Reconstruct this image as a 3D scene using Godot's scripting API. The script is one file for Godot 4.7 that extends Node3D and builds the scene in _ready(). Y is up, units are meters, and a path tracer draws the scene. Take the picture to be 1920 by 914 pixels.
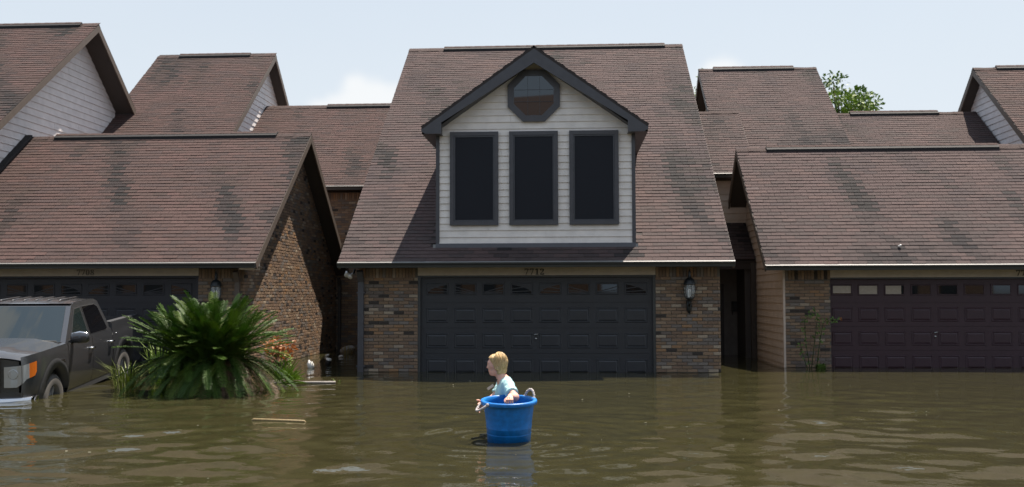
extends Node3D

var sun_dir := Vector3(0.20, 1.0, -0.315).normalized()
var rng := RandomNumberGenerator.new()
var M := {}            # named materials
var used := {}
var water_y := 0.0
var brick_pal: Array = []
var brick_lin: Array = []
var roof_pal := {}
var roof_lin := {}
var tab_meshes: Array = []
var brick_mesh: ArrayMesh

func _ready():
	rng.seed = 7712
	# ---------------------------------------------------------------- camera, sky, sun, exposure
	var cam := Camera3D.new()
	cam.name = "camera"
	add_child(cam)
	cam.position = Vector3(0, 1.599, 0)
	cam.rotation_order = EULER_ORDER_YXZ
	cam.rotation_degrees = Vector3(2.903, 3.446, -0.138)
	cam.keep_aspect = Camera3D.KEEP_HEIGHT
	var lens := CameraAttributesPhysical.new()
	lens.frustum_focal_length = 49.10
	lens.frustum_focus_distance = 14.0
	lens.exposure_aperture = 3.2
	cam.attributes = lens
	cam.fov = 27.47
	cam.near = 0.1
	cam.far = 900.0
	cam.current = true
	var env := Environment.new()
	env.background_mode = Environment.BG_SKY
	var pano := PanoramaSkyMaterial.new()
	pano.panorama = sky_picture()
	pano.energy_multiplier = 0.78
	var sky := Sky.new()
	sky.sky_material = pano
	env.sky = sky
	env.tonemap_mode = Environment.TONE_MAPPER_LINEAR
	env.tonemap_exposure = 2.0
	env.sdfgi_enabled = true
	env.ssao_enabled = true
	env.ssil_enabled = true
	var we := WorldEnvironment.new()
	we.name = "world_environment"
	we.environment = env
	add_child(we)
	var sun := DirectionalLight3D.new()
	sun.name = "sun"
	sun.light_energy = 1.6
	sun.light_color = Color(1.0, 0.955, 0.90)
	sun.light_angular_distance = 0.53
	sun.shadow_enabled = true
	sun.sky_mode = DirectionalLight3D.SKY_MODE_LIGHT_ONLY
	add_child(sun)
	sun.look_at_from_position(Vector3.ZERO, -sun_dir, Vector3.UP)
	# ---------------------------------------------------------------- setting, then houses, then things
	make_materials()
	make_setting()
	make_main_house()
	make_left_houses()
	make_right_houses()
	make_opposite_side()
	make_trees()
	make_wall_fixtures()
	make_truck()
	make_plants()
	make_flotsam()
	make_bucket()
	make_person()

func sky_picture() -> ImageTexture:
	var w := 1024
	var h := 512
	var im := Image.create(w, h, false, Image.FORMAT_RGBAF)
	var puff := FastNoiseLite.new()
	puff.seed = 5
	puff.frequency = 1.0
	puff.fractal_octaves = 5
	var haze := FastNoiseLite.new()
	haze.seed = 9
	haze.frequency = 1.0
	haze.fractal_octaves = 4
	var s := sun_dir
	# cumulus heads low over the roofs, and a few more of the same round the horizon: azimuth, elevation, half width, height in degrees
	var heads := [[-11.9, 10.3, 2.1, 2.6], [-13.6, 9.7, 1.9, 1.7], [-10.4, 10.0, 1.6, 2.2], [8.5, 11.7, 1.6, 1.7], [7.4, 10.8, 1.9, 1.2], [62.0, 9.0, 9.0, 4.0], [-75.0, 10.0, 8.0, 4.5], [120.0, 12.0, 10.0, 5.0], [-140.0, 11.0, 9.0, 4.0], [172.0, 13.0, 7.0, 3.0]]
	for y in h:
		var el := PI * (0.5 - (y + 0.5) / h)
		for x in w:
			var az := TAU * (x + 0.5) / w      # the left edge of a panorama is north, -z
			var c: Vector3
			if el < -0.02:
				c = Vector3(0.20, 0.19, 0.16)
			else:
				var d := Vector3(sin(az) * cos(el), sin(el), -cos(az) * cos(el))
				var g := acos(clampf(d.dot(s), -1.0, 1.0))
				var up := maxf(sin(el), 0.0)
				var air := exp(-up * up * 2.6 - up * 0.1)
				var base := Vector3(0.17, 0.27, 0.44).lerp(Vector3(0.497, 0.542, 0.58).lerp(Vector3(0.32, 0.42, 0.535), smoothstep(1.25, 2.0, g)), air)
				var glow := exp(-pow(g / 0.70, 2.0)) * 0.22 + exp(-g * 7.0) * 0.4
				c = base + Vector3(1.0, 0.98, 0.93) * glow
				var veil := haze.get_noise_3d(d.x * 2.2, d.y * 5.0, d.z * 2.2)
				c += Vector3(0.012, 0.010, 0.008) * veil
				var high := puff.get_noise_3d(d.x * 10.0, d.y * 10.0, d.z * 10.0)
				c = c.lerp(Vector3(0.62, 0.62, 0.62), 0.8 * smoothstep(0.04, 0.26, high) * smoothstep(0.36, 0.62, el))
				if el < 0.36:
					var dens := -1.0
					for q in heads:
						var da := wrapf(rad_to_deg(az) - float(q[0]), -180.0, 180.0)
						var u := da / float(q[2])
						if absf(u) > 1.5:
							continue
						var v := (rad_to_deg(el) - float(q[1])) / float(q[3])
						var rr := u * u + (v * v if v > 0.0 else v * v * 0.35)
						dens = maxf(dens, 1.0 - rr)
					if dens > -0.25:
						var n := puff.get_noise_3d(d.x * 34.0, d.y * 34.0, d.z * 34.0)
						var k := smoothstep(0.16, 0.50, dens + n * 0.46)
						c = c.lerp(Vector3(0.63, 0.635, 0.635), k * 0.75)
			im.set_pixel(x, y, Color(c.x, c.y, c.z))
	return ImageTexture.create_from_image(im)

# ====================================================================== helpers
func numbered(n: String) -> String:
	if not used.has(n):
		used[n] = 0
		return n
	used[n] += 1
	return "%s_%03d" % [n, used[n]]

func tag(o: Node, label: String, category := "", group := "", kind := ""):
	if label:
		o.set_meta("label", label)
	if category:
		o.set_meta("category", category)
	if group:
		o.set_meta("group", group)
	if kind:
		o.set_meta("kind", kind)

func thing(called: String, label: String, category: String, at := Vector3.ZERO, group := "") -> Node3D:
	var o := Node3D.new()
	o.name = numbered(called)
	add_child(o)
	o.position = at
	tag(o, label, category, group)
	return o

func put(called: String, mesh: Mesh, m: Material, parent: Node = null) -> MeshInstance3D:
	var o := MeshInstance3D.new()
	if parent == null:
		o.name = numbered(called)
		add_child(o)
	else:
		o.name = kid_name(parent, called)
		parent.add_child(o)
	o.mesh = mesh
	o.material_override = m
	return o

func kid(called: String, parent: Node) -> Node3D:
	var o := Node3D.new()
	o.name = kid_name(parent, called)
	parent.add_child(o)
	return o

func kid_name(parent: Node, n: String) -> String:
	var count: Dictionary = parent.get_meta("counts", {})
	var k: int = count.get(n, -1) + 1
	count[n] = k
	parent.set_meta("counts", count)
	return n if k == 0 else "%s_%03d" % [n, k]

class G:
	var st := SurfaceTool.new()
	func _init(smooth := false):
		st.begin(Mesh.PRIMITIVE_TRIANGLES)
		st.set_smooth_group(0 if smooth else -1)
	func col(c: Color) -> void:
		st.set_color(c)
	func tri(a: Vector3, b: Vector3, c: Vector3) -> void:
		st.add_vertex(a); st.add_vertex(b); st.add_vertex(c)
	func quad(a: Vector3, b: Vector3, c: Vector3, d: Vector3) -> void:
		tri(a, b, c); tri(a, c, d)
	func out_quad(a: Vector3, b: Vector3, c: Vector3, d: Vector3, o: Vector3) -> void:
		var n := (c - a).cross(b - a)
		if n.length_squared() < 1e-14:
			n = (d - a).cross(c - a)
		if n.dot((a + b + c + d) * 0.25 - o) >= 0.0:
			quad(a, b, c, d)
		else:
			quad(a, d, c, b)
	func box(c: Vector3, s: Vector3, b := Basis()) -> void:
		var h := s * 0.5
		var p: Array[Vector3] = []
		for i in 8:
			p.append(c + b * Vector3(h.x if i & 1 else -h.x, h.y if i & 2 else -h.y, h.z if i & 4 else -h.z))
		for f in [[0, 1, 3, 2], [4, 5, 7, 6], [0, 1, 5, 4], [2, 3, 7, 6], [0, 2, 6, 4], [1, 3, 7, 5]]:
			out_quad(p[f[0]], p[f[1]], p[f[2]], p[f[3]], c)
	func span(a: Vector3, b: Vector3) -> void:      # a box from corner to corner
		box((a + b) * 0.5, (b - a).abs())
	func prism(poly: PackedVector2Array, o: Vector3, ux: Vector3, uy: Vector3, un: Vector3, depth: float) -> void:  # polygon pushed out along un
		var idx := Geometry2D.triangulate_polygon(poly)
		var mid := Vector3.ZERO
		for q in poly:
			mid += o + ux * q.x + uy * q.y
		mid = mid / poly.size() + un * depth * 0.5
		for i in range(0, idx.size(), 3):
			var t: Array[Vector3] = []
			for j in 3:
				var q := poly[idx[i + j]]
				t.append(o + ux * q.x + uy * q.y)
			var nn := (t[2] - t[0]).cross(t[1] - t[0])
			var e := un * depth
			if nn.dot(e) > 0.0:
				tri(t[0] + e, t[1] + e, t[2] + e); tri(t[0], t[2], t[1])
			else:
				tri(t[0] + e, t[2] + e, t[1] + e); tri(t[0], t[1], t[2])
		for i in poly.size():
			var a := poly[i]
			var b := poly[(i + 1) % poly.size()]
			var A := o + ux * a.x + uy * a.y
			var B := o + ux * b.x + uy * b.y
			var side := (B - A).cross(un)
			var m2 := (A + B) * 0.5
			# outward test by the polygon's own winding
			var test := Vector2((a.x + b.x) * 0.5, (a.y + b.y) * 0.5) + Vector2(b.y - a.y, a.x - b.x).normalized() * 1e-4
			var outp := m2 - (ux * (b.y - a.y) + uy * (a.x - b.x)).normalized()
			if Geometry2D.is_point_in_polygon(test, poly):
				outp = m2 + (ux * (b.y - a.y) + uy * (a.x - b.x)).normalized()
			out_quad(A, B, B + un * depth, A + un * depth, outp + un * depth * 0.5)
	func tube(pts: Array, radii: Array, sides := 8, cap := true) -> void:
		var rings: Array = []
		var side := Vector3.RIGHT
		for i in pts.size():
			var t: Vector3 = (pts[mini(i + 1, pts.size() - 1)] - pts[maxi(i - 1, 0)]).normalized()
			if i == 0:
				side = t.cross(Vector3.UP if absf(t.y) < 0.9 else Vector3.RIGHT).normalized()
			side = (side - t * side.dot(t)).normalized()
			var up := t.cross(side)
			var ring: Array[Vector3] = []
			var r: float = radii[mini(i, radii.size() - 1)]
			for j in sides:
				var a := TAU * j / sides
				ring.append(pts[i] + side * cos(a) * r + up * sin(a) * r)
			rings.append(ring)
		for i in pts.size() - 1:
			var o: Vector3 = (pts[i] + pts[i + 1]) * 0.5
			for j in sides:
				var k := (j + 1) % sides
				out_quad(rings[i][j], rings[i][k], rings[i + 1][k], rings[i + 1][j], o)
		if cap:
			for e in [0, pts.size() - 1]:
				var back: Vector3 = pts[1] if e == 0 else pts[e - 1]
				for j in range(1, sides - 1):
					var a: Vector3 = rings[e][0]
					var b: Vector3 = rings[e][j]
					var c: Vector3 = rings[e][j + 1]
					if (c - a).cross(b - a).dot(a - back) > 0.0:
						tri(a, b, c)
					else:
						tri(a, c, b)
	func lathe(profile: Array, at: Vector3, sides := 24, b := Basis()) -> void:   # profile: Vector2(radius, height), outside on the right going up
		for i in profile.size() - 1:
			var p: Vector2 = profile[i]
			var q: Vector2 = profile[i + 1]
			for j in sides:
				var a0 := TAU * j / sides
				var a1 := TAU * (j + 1) / sides
				var d0 := Vector3(cos(a0), 0, sin(a0))
				var d1 := Vector3(cos(a1), 0, sin(a1))
				var A := at + b * (d0 * p.x + Vector3.UP * p.y)
				var B := at + b * (d1 * p.x + Vector3.UP * p.y)
				var C := at + b * (d1 * q.x + Vector3.UP * q.y)
				var D := at + b * (d0 * q.x + Vector3.UP * q.y)
				if p.x < 1e-5:
					tri(A, C, D)
				elif q.x < 1e-5:
					tri(A, B, D)
				else:
					tri(A, C, D); tri(A, B, C)
	func done(normals := false) -> ArrayMesh:
		if normals:
			st.generate_normals()
		return st.commit()

func lin(r: float, g: float, b: float, a := 1.0) -> Color:
	return Color(r, g, b, a).linear_to_srgb()

func mat(r: float, g: float, b: float, rough := 0.8, spec := 0.5) -> StandardMaterial3D:
	var m := StandardMaterial3D.new()
	m.albedo_color = lin(r, g, b)
	m.roughness = rough
	m.metallic_specular = spec
	return m

func noise_tex(freq: float, sd: int, lo: float, hi: float, size := 512, octaves := 4, normal := false, strength := 4.0, kind := FastNoiseLite.TYPE_SIMPLEX_SMOOTH) -> NoiseTexture2D:
	var n := FastNoiseLite.new()
	n.seed = sd
	n.frequency = freq
	n.noise_type = kind
	n.fractal_octaves = octaves
	var t := NoiseTexture2D.new()
	t.noise = n
	t.width = size
	t.height = size
	t.seamless = true
	if normal:
		t.as_normal_map = true
		t.bump_strength = strength
	else:
		var g := Gradient.new()
		g.set_color(0, Color(lo, lo, lo))
		g.set_color(1, Color(hi, hi, hi))
		t.color_ramp = g
	return t

func grain(m: StandardMaterial3D, t: Texture2D, per_metre: float, world := true) -> StandardMaterial3D:
	m.albedo_texture = t
	m.uv1_triplanar = true
	m.uv1_world_triplanar = world
	m.uv1_scale = Vector3.ONE * per_metre
	return m

func relief(m: StandardMaterial3D, t: Texture2D, strength := 1.0) -> StandardMaterial3D:
	m.normal_enabled = true
	m.normal_texture = t
	m.normal_scale = strength
	return m

func make_materials():
	var speck := noise_tex(0.16, 3, 0.62, 1.0, 512, 3)
	var speck_n := noise_tex(0.2, 4, 0, 1, 512, 3, true, 6.0)
	var clay := noise_tex(0.05, 11, 0.66, 1.0, 512, 5)
	var clay_n := noise_tex(0.08, 12, 0, 1, 512, 4, true, 5.0)
	var wear := noise_tex(0.012, 21, 0.91, 1.0, 512, 5)
	var wear_n := noise_tex(0.03, 22, 0, 1, 512, 4, true, 1.5)
	var fibre := noise_tex(0.09, 31, 0.72, 1.0, 256, 4)
	# shingle tones, darkest first: one palette redder, one greyer
	roof_lin["red"] = [Vector3(0.027, 0.022, 0.023), Vector3(0.042, 0.030, 0.029), Vector3(0.059, 0.040, 0.038), Vector3(0.075, 0.048, 0.045), Vector3(0.088, 0.056, 0.050), Vector3(0.096, 0.061, 0.056), Vector3(0.108, 0.064, 0.056), Vector3(0.121, 0.070, 0.062), Vector3(0.137, 0.078, 0.069), Vector3(0.146, 0.095, 0.086)]
	roof_lin["grey"] = [Vector3(0.031, 0.025, 0.027), Vector3(0.046, 0.036, 0.036), Vector3(0.065, 0.048, 0.047), Vector3(0.080, 0.058, 0.056), Vector3(0.093, 0.066, 0.063), Vector3(0.102, 0.074, 0.070), Vector3(0.115, 0.077, 0.073), Vector3(0.127, 0.085, 0.079), Vector3(0.143, 0.092, 0.086), Vector3(0.152, 0.108, 0.102)]
	for k in roof_lin:
		roof_pal[k] = []
		for c in roof_lin[k]:
			var m := mat(c.x, c.y, c.z, 0.88, 0.42)
			relief(grain(m, speck, 3.1), speck_n, 1.0)
			roof_pal[k].append(m)
	M.shingles = relief(grain(mat(1, 1, 1, 0.88, 0.42), speck, 3.1), speck_n, 1.0)
	M.shingles.vertex_color_use_as_albedo = true
	M.deck = mat(0.035, 0.028, 0.026, 0.9)
	M.back_roof = grain(mat(0.15, 0.105, 0.09, 0.9), speck, 3.1)
	brick_lin = [Vector3(0.326, 0.218, 0.149), Vector3(0.365, 0.251, 0.167), Vector3(0.290, 0.194, 0.135), Vector3(0.269, 0.224, 0.192), Vector3(0.315, 0.265, 0.226), Vector3(0.446, 0.311, 0.207), Vector3(0.322, 0.218, 0.140), Vector3(0.446, 0.264, 0.145), Vector3(0.085, 0.070, 0.060), Vector3(0.518, 0.412, 0.304), Vector3(0.410, 0.274, 0.177), Vector3(0.233, 0.185, 0.156)]
	for c in brick_lin:
		brick_pal.append(relief(grain(mat(c.x, c.y, c.z, 0.9, 0.35), clay, 2.3), clay_n, 0.8))
	M.bricks = relief(grain(mat(1, 1, 1, 0.9, 0.35), clay, 2.3), clay_n, 0.8)
	M.bricks.vertex_color_use_as_albedo = true
	M.mortar = grain(mat(0.20, 0.18, 0.15, 0.95, 0.3), clay, 3.0)
	M.siding = relief(grain(mat(0.82, 0.755, 0.70, 0.6), wear, 0.45), wear_n, 0.25)
	M.siding_grey = relief(grain(mat(0.72, 0.68, 0.675, 0.65), wear, 0.45), wear_n, 0.25)
	M.siding_tan = relief(grain(mat(0.58, 0.47, 0.385, 0.7), wear, 0.45), wear_n, 0.25)
	M.trim_tan = grain(mat(0.56, 0.475, 0.37, 0.6), wear, 0.6)
	M.charcoal = grain(mat(0.070, 0.068, 0.076, 0.5), wear, 0.6)
	M.charcoal_blue = grain(mat(0.058, 0.060, 0.070, 0.45), wear, 0.6)
	M.gutter = grain(mat(0.045, 0.047, 0.046, 0.4), wear, 0.8)
	M.brown_trim = grain(mat(0.115, 0.088, 0.070, 0.6), wear, 0.8)
	M.soffit = grain(mat(0.060, 0.050, 0.044, 0.7), wear, 0.8)
	M.drip = mat(0.17, 0.165, 0.155, 0.55)
	M.vent = mat(0.014, 0.013, 0.014, 0.8)
	M.door_main = grain(mat(0.030, 0.032, 0.037, 0.45), wear, 0.7)
	M.door_left = grain(mat(0.020, 0.019, 0.024, 0.5), wear, 0.7)
	M.door_right = grain(mat(0.042, 0.017, 0.024, 0.5), wear, 0.7)
	M.dark_pane = mat(0.006, 0.008, 0.010, 0.03, 0.6)
	M.screen = grain(mat(0.014, 0.016, 0.024, 0.55, 0.35), fibre, 30.0)
	M.oct_pane = mat(0.010, 0.012, 0.014, 0.02, 1.0)
	M.black_metal = mat(0.012, 0.014, 0.015, 0.42)
	M.chrome = mat(0.62, 0.62, 0.63, 0.16)
	M.chrome.metallic = 1.0
	M.steel = mat(0.45, 0.45, 0.44, 0.35)
	M.steel.metallic = 0.9
	M.ink = mat(0.012, 0.011, 0.011, 0.6)
	M.ink_brown = mat(0.13, 0.11, 0.085, 0.6)
	M.card = grain(mat(0.42, 0.36, 0.29, 0.85), wear, 1.5)
	M.white_part = mat(0.72, 0.71, 0.68, 0.5)
	M.glass = mat(1, 1, 1, 0.03)
	M.glass.albedo_color = Color(0.9, 0.95, 0.95, 0.12)
	M.glass.transparency = BaseMaterial3D.TRANSPARENCY_ALPHA
	M.house_wall = grain(mat(0.30, 0.24, 0.18, 0.85), clay, 1.0)
	M.dark_door = mat(0.05, 0.045, 0.045, 0.6)
	M.porch_wall = grain(mat(0.17, 0.155, 0.15, 0.8), wear, 0.7)
	var bark := noise_tex(0.05, 41, 0.5, 1.0, 256, 5)
	M.bark = grain(mat(0.13, 0.10, 0.07, 0.95), bark, 2.0)
	for L in [["leaf", 0.12, 0.20, 0.035], ["leaf_light", 0.20, 0.29, 0.048], ["leaf_dark", 0.045, 0.085, 0.022], ["frond", 0.068, 0.128, 0.020], ["frond_yellow", 0.098, 0.150, 0.022], ["frond_blue", 0.056, 0.112, 0.024], ["dead", 0.26, 0.17, 0.10], ["straw", 0.33, 0.27, 0.13], ["peach", 0.52, 0.25, 0.12], ["grass_leaf", 0.17, 0.21, 0.05]]:
		var m := mat(L[1], L[2], L[3], 0.50 if "frond" in L[0] else 0.55, 0.28 if "frond" in L[0] else 0.42)
		m.backlight_enabled = true
		m.backlight = lin(L[1] * 0.8, L[2] * 0.85, L[3] * 0.5)
		grain(m, fibre, 9.0)
		M[L[0]] = m
	# the single brick and the three kinds of shingle tab that all walls and roofs share
	var b := G.new()
	var hx := 0.100
	var hy := 0.0285
	var d := 0.014
	var e := 0.0035
	b.quad(Vector3(-hx + e, hy - e, d), Vector3(hx - e, hy - e, d), Vector3(hx - e, -hy + e, d), Vector3(-hx + e, -hy + e, d))
	var f := [Vector3(-hx + e, hy - e, d), Vector3(hx - e, hy - e, d), Vector3(hx - e, -hy + e, d), Vector3(-hx + e, -hy + e, d)]
	var o := [Vector3(-hx, hy, d - e), Vector3(hx, hy, d - e), Vector3(hx, -hy, d - e), Vector3(-hx, -hy, d - e)]
	var r := [Vector3(-hx, hy, -0.004), Vector3(hx, hy, -0.004), Vector3(hx, -hy, -0.004), Vector3(-hx, -hy, -0.004)]
	for i in 4:
		var k := (i + 1) % 4
		b.out_quad(f[i], f[k], o[k], o[i], Vector3(0, 0, -0.1))
		b.out_quad(o[i], o[k], r[k], r[i], Vector3(0, 0, 0))
	brick_mesh = b.done()
	for t in [0.0115, 0.013, 0.0145, 0.017]:
		var g := G.new()
		tab_shape(g, Transform3D(), t, 1.0)
		tab_meshes.append(g.done())

# one shingle tab: x across, y out of the roof, z down the slope; its butt at z = 0, its head under the next course
func tab_shape(g: G, T: Transform3D, t: float, sx: float):
	var w := 0.149 * sx
	var a := [T * Vector3(-w, t, 0), T * Vector3(w, t, 0), T * Vector3(w, 0.001, -0.155), T * Vector3(-w, 0.001, -0.155), T * Vector3(-w, 0, 0), T * Vector3(w, 0, 0)]
	g.quad(a[3], a[2], a[1], a[0])
	g.quad(a[0], a[1], a[5], a[4])
	g.tri(a[0], a[4], a[3])
	g.tri(a[1], a[2], a[5])

# ====================================================================== building pieces
# shingles on the front slope of a roof; the pieces largest in the photograph are sub-parts, the rest one part
func shingle_slope(house: Node3D, roof: Node3D, x0: float, x1: float, ye: float, ze: float, yr: float, zr: float, pal: String, sd: int, x_seen0: float, x_seen1: float, s_seen: float, skip = null, singles := 300):
	var up := Vector3(0, yr - ye, zr - ze)
	var length := up.length()
	up /= length
	var n := Vector3(0, -up.z, up.y)
	var basis := Basis(Vector3.RIGHT, n, -up)
	var stain := FastNoiseLite.new()
	stain.seed = sd
	stain.frequency = 1.0
	stain.fractal_octaves = 3
	var fleck := FastNoiseLite.new()
	fleck.seed = sd + 50
	fleck.frequency = 1.0
	var r := RandomNumberGenerator.new()
	r.seed = sd
	var g := G.new()
	var any := false
	var made := 0
	var pitch := 0.13
	var courses := int(length / pitch)
	for i in courses + 1:
		var s := i * pitch
		var x := x0 - (0.152 if i % 2 else 0.0) + r.randf_range(-0.03, 0.03)
		while x < x1 - 0.02:
			var a := maxf(x, x0)
			var b := minf(x + 0.304, x1)
			x += 0.305
			if b - a < 0.02:
				continue
			var cx := (a + b) * 0.5
			var roll := r.randf()
			var pick := r.randi_range(0, 9)
			var which: int = [0, 1, 1, 1, 2, 2, 2, 3, 3, 1][pick]
			var jog := r.randf_range(-0.0025, 0.0025)
			if skip != null and skip.call(cx, s, up):
				continue
			var st := stain.get_noise_2d(cx * 0.50 + s * 0.16, s * 0.17)
			st = smoothstep(-0.02, 0.62, st + 0.36 * fleck.get_noise_2d(cx * 2.3 + 40.0, s * 0.32))
			var v := 0.66 + 0.20 * fleck.get_noise_2d(cx * 0.9, s * 0.45) + (roll - 0.5) * 0.28 - st * 0.60
			var idx := clampi(int(v * 10.0), 0, 9)
			var T := Transform3D(basis, Vector3(cx, ye, ze) + up * (s + jog) + n * 0.004)
			var wide := (b - a - 0.005) / 0.298
			if made < singles and cx > x_seen0 and cx < x_seen1 and s >= s_seen:
				var o := put("shingle", tab_meshes[which], roof_pal[pal][idx], roof)
				o.transform = T.scaled_local(Vector3(wide, 1, 1))
				made += 1
			else:
				var c: Vector3 = roof_lin[pal][idx]
				g.col(Color(c.x, c.y, c.z))
				tab_shape(g, T, [0.0115, 0.013, 0.0145, 0.017][which], wide)
				any = true
	if any:
		var o := put("shingle_field", g.done(), M.shingles, roof)
		o.set_meta("kind", "stuff")

# a gabled roof: front slope seen, back slope plain; rake boards and soffits at the ends named in ends ("l", "r")
func gable_roof(house: Node3D, x0: float, x1: float, ye: float, ze: float, yr: float, zr: float, yb: float, zb: float, ends: String, over: float, trim: Material, vent0: float, vent1: float) -> MeshInstance3D:
	var g := G.new()
	var t := 0.05
	var slopes := [[ye, ze], [yb, zb]]
	for q in slopes:
		var a := Vector3(0, q[0], q[1])
		var b := Vector3(0, yr, zr)
		var n := Vector3(0, absf(b.z - a.z), (b.y - a.y) * signf(a.z - b.z)).normalized()
		var X0 := Vector3(x0, 0, 0)
		var X1 := Vector3(x1, 0, 0)
		var o := (a + b) * 0.5 + Vector3((x0 + x1) * 0.5, 0, 0) - n * t * 0.5
		g.out_quad(X0 + a, X1 + a, X1 + b, X0 + b, o)
		g.out_quad(X0 + a - n * t, X1 + a - n * t, X1 + b - n * t, X0 + b - n * t, o)
		for X in [X0, X1]:
			g.out_quad(X + a, X + a - n * t, X + b - n * t, X + b, o)
		g.out_quad(X0 + a, X1 + a, X1 + a - n * t, X0 + a - n * t, o)
	var roof := put("roof", g.done(), M.deck, house)
	# the back slope's covering, then the cap
	var bk := G.new()
	var nb := Vector3(0, absf(zr - zb), (yr - yb) * signf(zb - zr)).normalized()
	bk.out_quad(Vector3(x0, yb, zb) + nb * 0.012, Vector3(x1, yb, zb) + nb * 0.012, Vector3(x1, yr, zr) + nb * 0.012, Vector3(x0, yr, zr) + nb * 0.012, Vector3(x0, yr - 9.0, zr))
	put("back_slope", bk.done(), M.back_roof, roof)
	var cp := G.new()
	var fn := Vector3(0, absf(zr - ze), (yr - ye)).normalized()
	var fd := Vector3(0, ye - yr, ze - zr).normalized()
	var bd := Vector3(0, yb - yr, zb - zr).normalized()
	var top := Vector3(0, yr + 0.03, zr)
	var x := x0
	while x < x1 - 0.05:
		var xa := x
		var xb := minf(x + 0.30, x1)
		x += 0.30
		var l := 0.012 * (int(x * 10.0) % 2)
		cp.out_quad(top + Vector3(xa, l, 0), top + Vector3(xb, 0.004, 0), top + Vector3(xb, 0.004, 0) + fd * 0.15, top + Vector3(xa, l, 0) + fd * 0.15, top + Vector3(xa, -2, -2))
		cp.out_quad(top + Vector3(xa, l, 0), top + Vector3(xb, 0.004, 0), top + Vector3(xb, 0.004, 0) + bd * 0.15, top + Vector3(xa, l, 0) + bd * 0.15, top + Vector3(xa, -2, 2))
	put("ridge_cap", cp.done(), roof_pal["red"][4], roof)
	if vent1 > vent0:
		var v := G.new()
		var c := top + Vector3(0, 0.060, 0)
		for dir in [fd, bd]:
			v.out_quad(c + Vector3(vent0, 0, 0), c + Vector3(vent1, 0, 0), c + Vector3(vent1, 0, 0) + dir * 0.17, c + Vector3(vent0, 0, 0) + dir * 0.17, c - Vector3(0, 3, 0))
			v.out_quad(c + Vector3(vent0, 0, 0) + dir * 0.17, c + Vector3(vent1, 0, 0) + dir * 0.17, c + Vector3(vent1, -0.125, 0) + dir * 0.150, c + Vector3(vent0, -0.125, 0) + dir * 0.150, c - Vector3(0, 0.5, 0) - dir)
		for X in [vent0, vent1]:
			v.tri(c + Vector3(X, 0, 0), c + Vector3(X, 0, 0) + fd * 0.17, c + Vector3(X, 0, 0) + bd * 0.17)
		put("ridge_vent", v.done(), M.vent, roof)
		var vc := G.new()
		var c2 := c + Vector3(0, 0.006, 0)
		var xv := vent0 + 0.01
		while xv < vent1 - 0.02:
			var xw := minf(xv + 0.3, vent1 - 0.01)
			for dir in [fd, bd]:
				vc.out_quad(c2 + Vector3(xv, 0.006, 0), c2 + Vector3(xw, 0, 0), c2 + Vector3(xw, 0, 0) + dir * 0.085, c2 + Vector3(xv, 0.006, 0) + dir * 0.085, c2 - Vector3(0, 3, 0))
			xv += 0.3
		put("vent_cap", vc.done(), roof_pal["red"][6], roof)
	for e in ends:
		var s := -1.0 if e == "l" else 1.0
		var xe := x0 if e == "l" else x1
		for q in slopes:
			var a := Vector3(xe, q[0], q[1])
			var b := Vector3(xe, yr, zr)
			var along := (b - a).normalized()
			var dn := Vector3(0, -absf(along.z), along.y * signf(along.z) * -1.0)
			dn = Vector3(0, -1, 0) - along * Vector3(0, -1, 0).dot(along)
			dn = dn.normalized()
			var rb := G.new()
			var A := a - along * 0.02 + Vector3(-s * 0.031, 0, 0)
			var B := b + Vector3(-s * 0.031, 0, 0)
			var poly := [A + dn * 0.006, B + Vector3(0, -0.008, 0), B + Vector3(0, -0.20, 0), A + dn * 0.165]
			var th := Vector3(s * 0.035, 0, 0)
			var mid: Vector3 = (poly[0] + poly[2]) * 0.5 + th * 0.5
			rb.out_quad(poly[0], poly[1], poly[2], poly[3], mid)
			rb.out_quad(poly[0] + th, poly[1] + th, poly[2] + th, poly[3] + th, mid)
			for i in 4:
				var k := (i + 1) % 4
				rb.out_quad(poly[i], poly[k], poly[k] + th, poly[i] + th, mid)
			put("rake_board", rb.done(), trim, house)
			var sf := G.new()
			var inx := Vector3(-s * (over + 0.02), 0, 0)
			var A2 := a + dn * 0.135 + Vector3(-s * 0.050, 0, 0)
			var B2 := b + Vector3(-s * 0.050, -0.165, 0)
			sf.out_quad(A2, B2, B2 + inx, A2 + inx, (A2 + B2) * 0.5 + Vector3(0, 5, 0))
			sf.out_quad(A2 + dn * -0.02, B2 + Vector3(0, 0.02, 0), B2 + inx + Vector3(0, 0.02, 0), A2 + inx + dn * -0.02, (A2 + B2) * 0.5 - Vector3(0, 5, 0))
			put("rake_soffit", sf.done(), M.soffit, house)
	return roof

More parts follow.
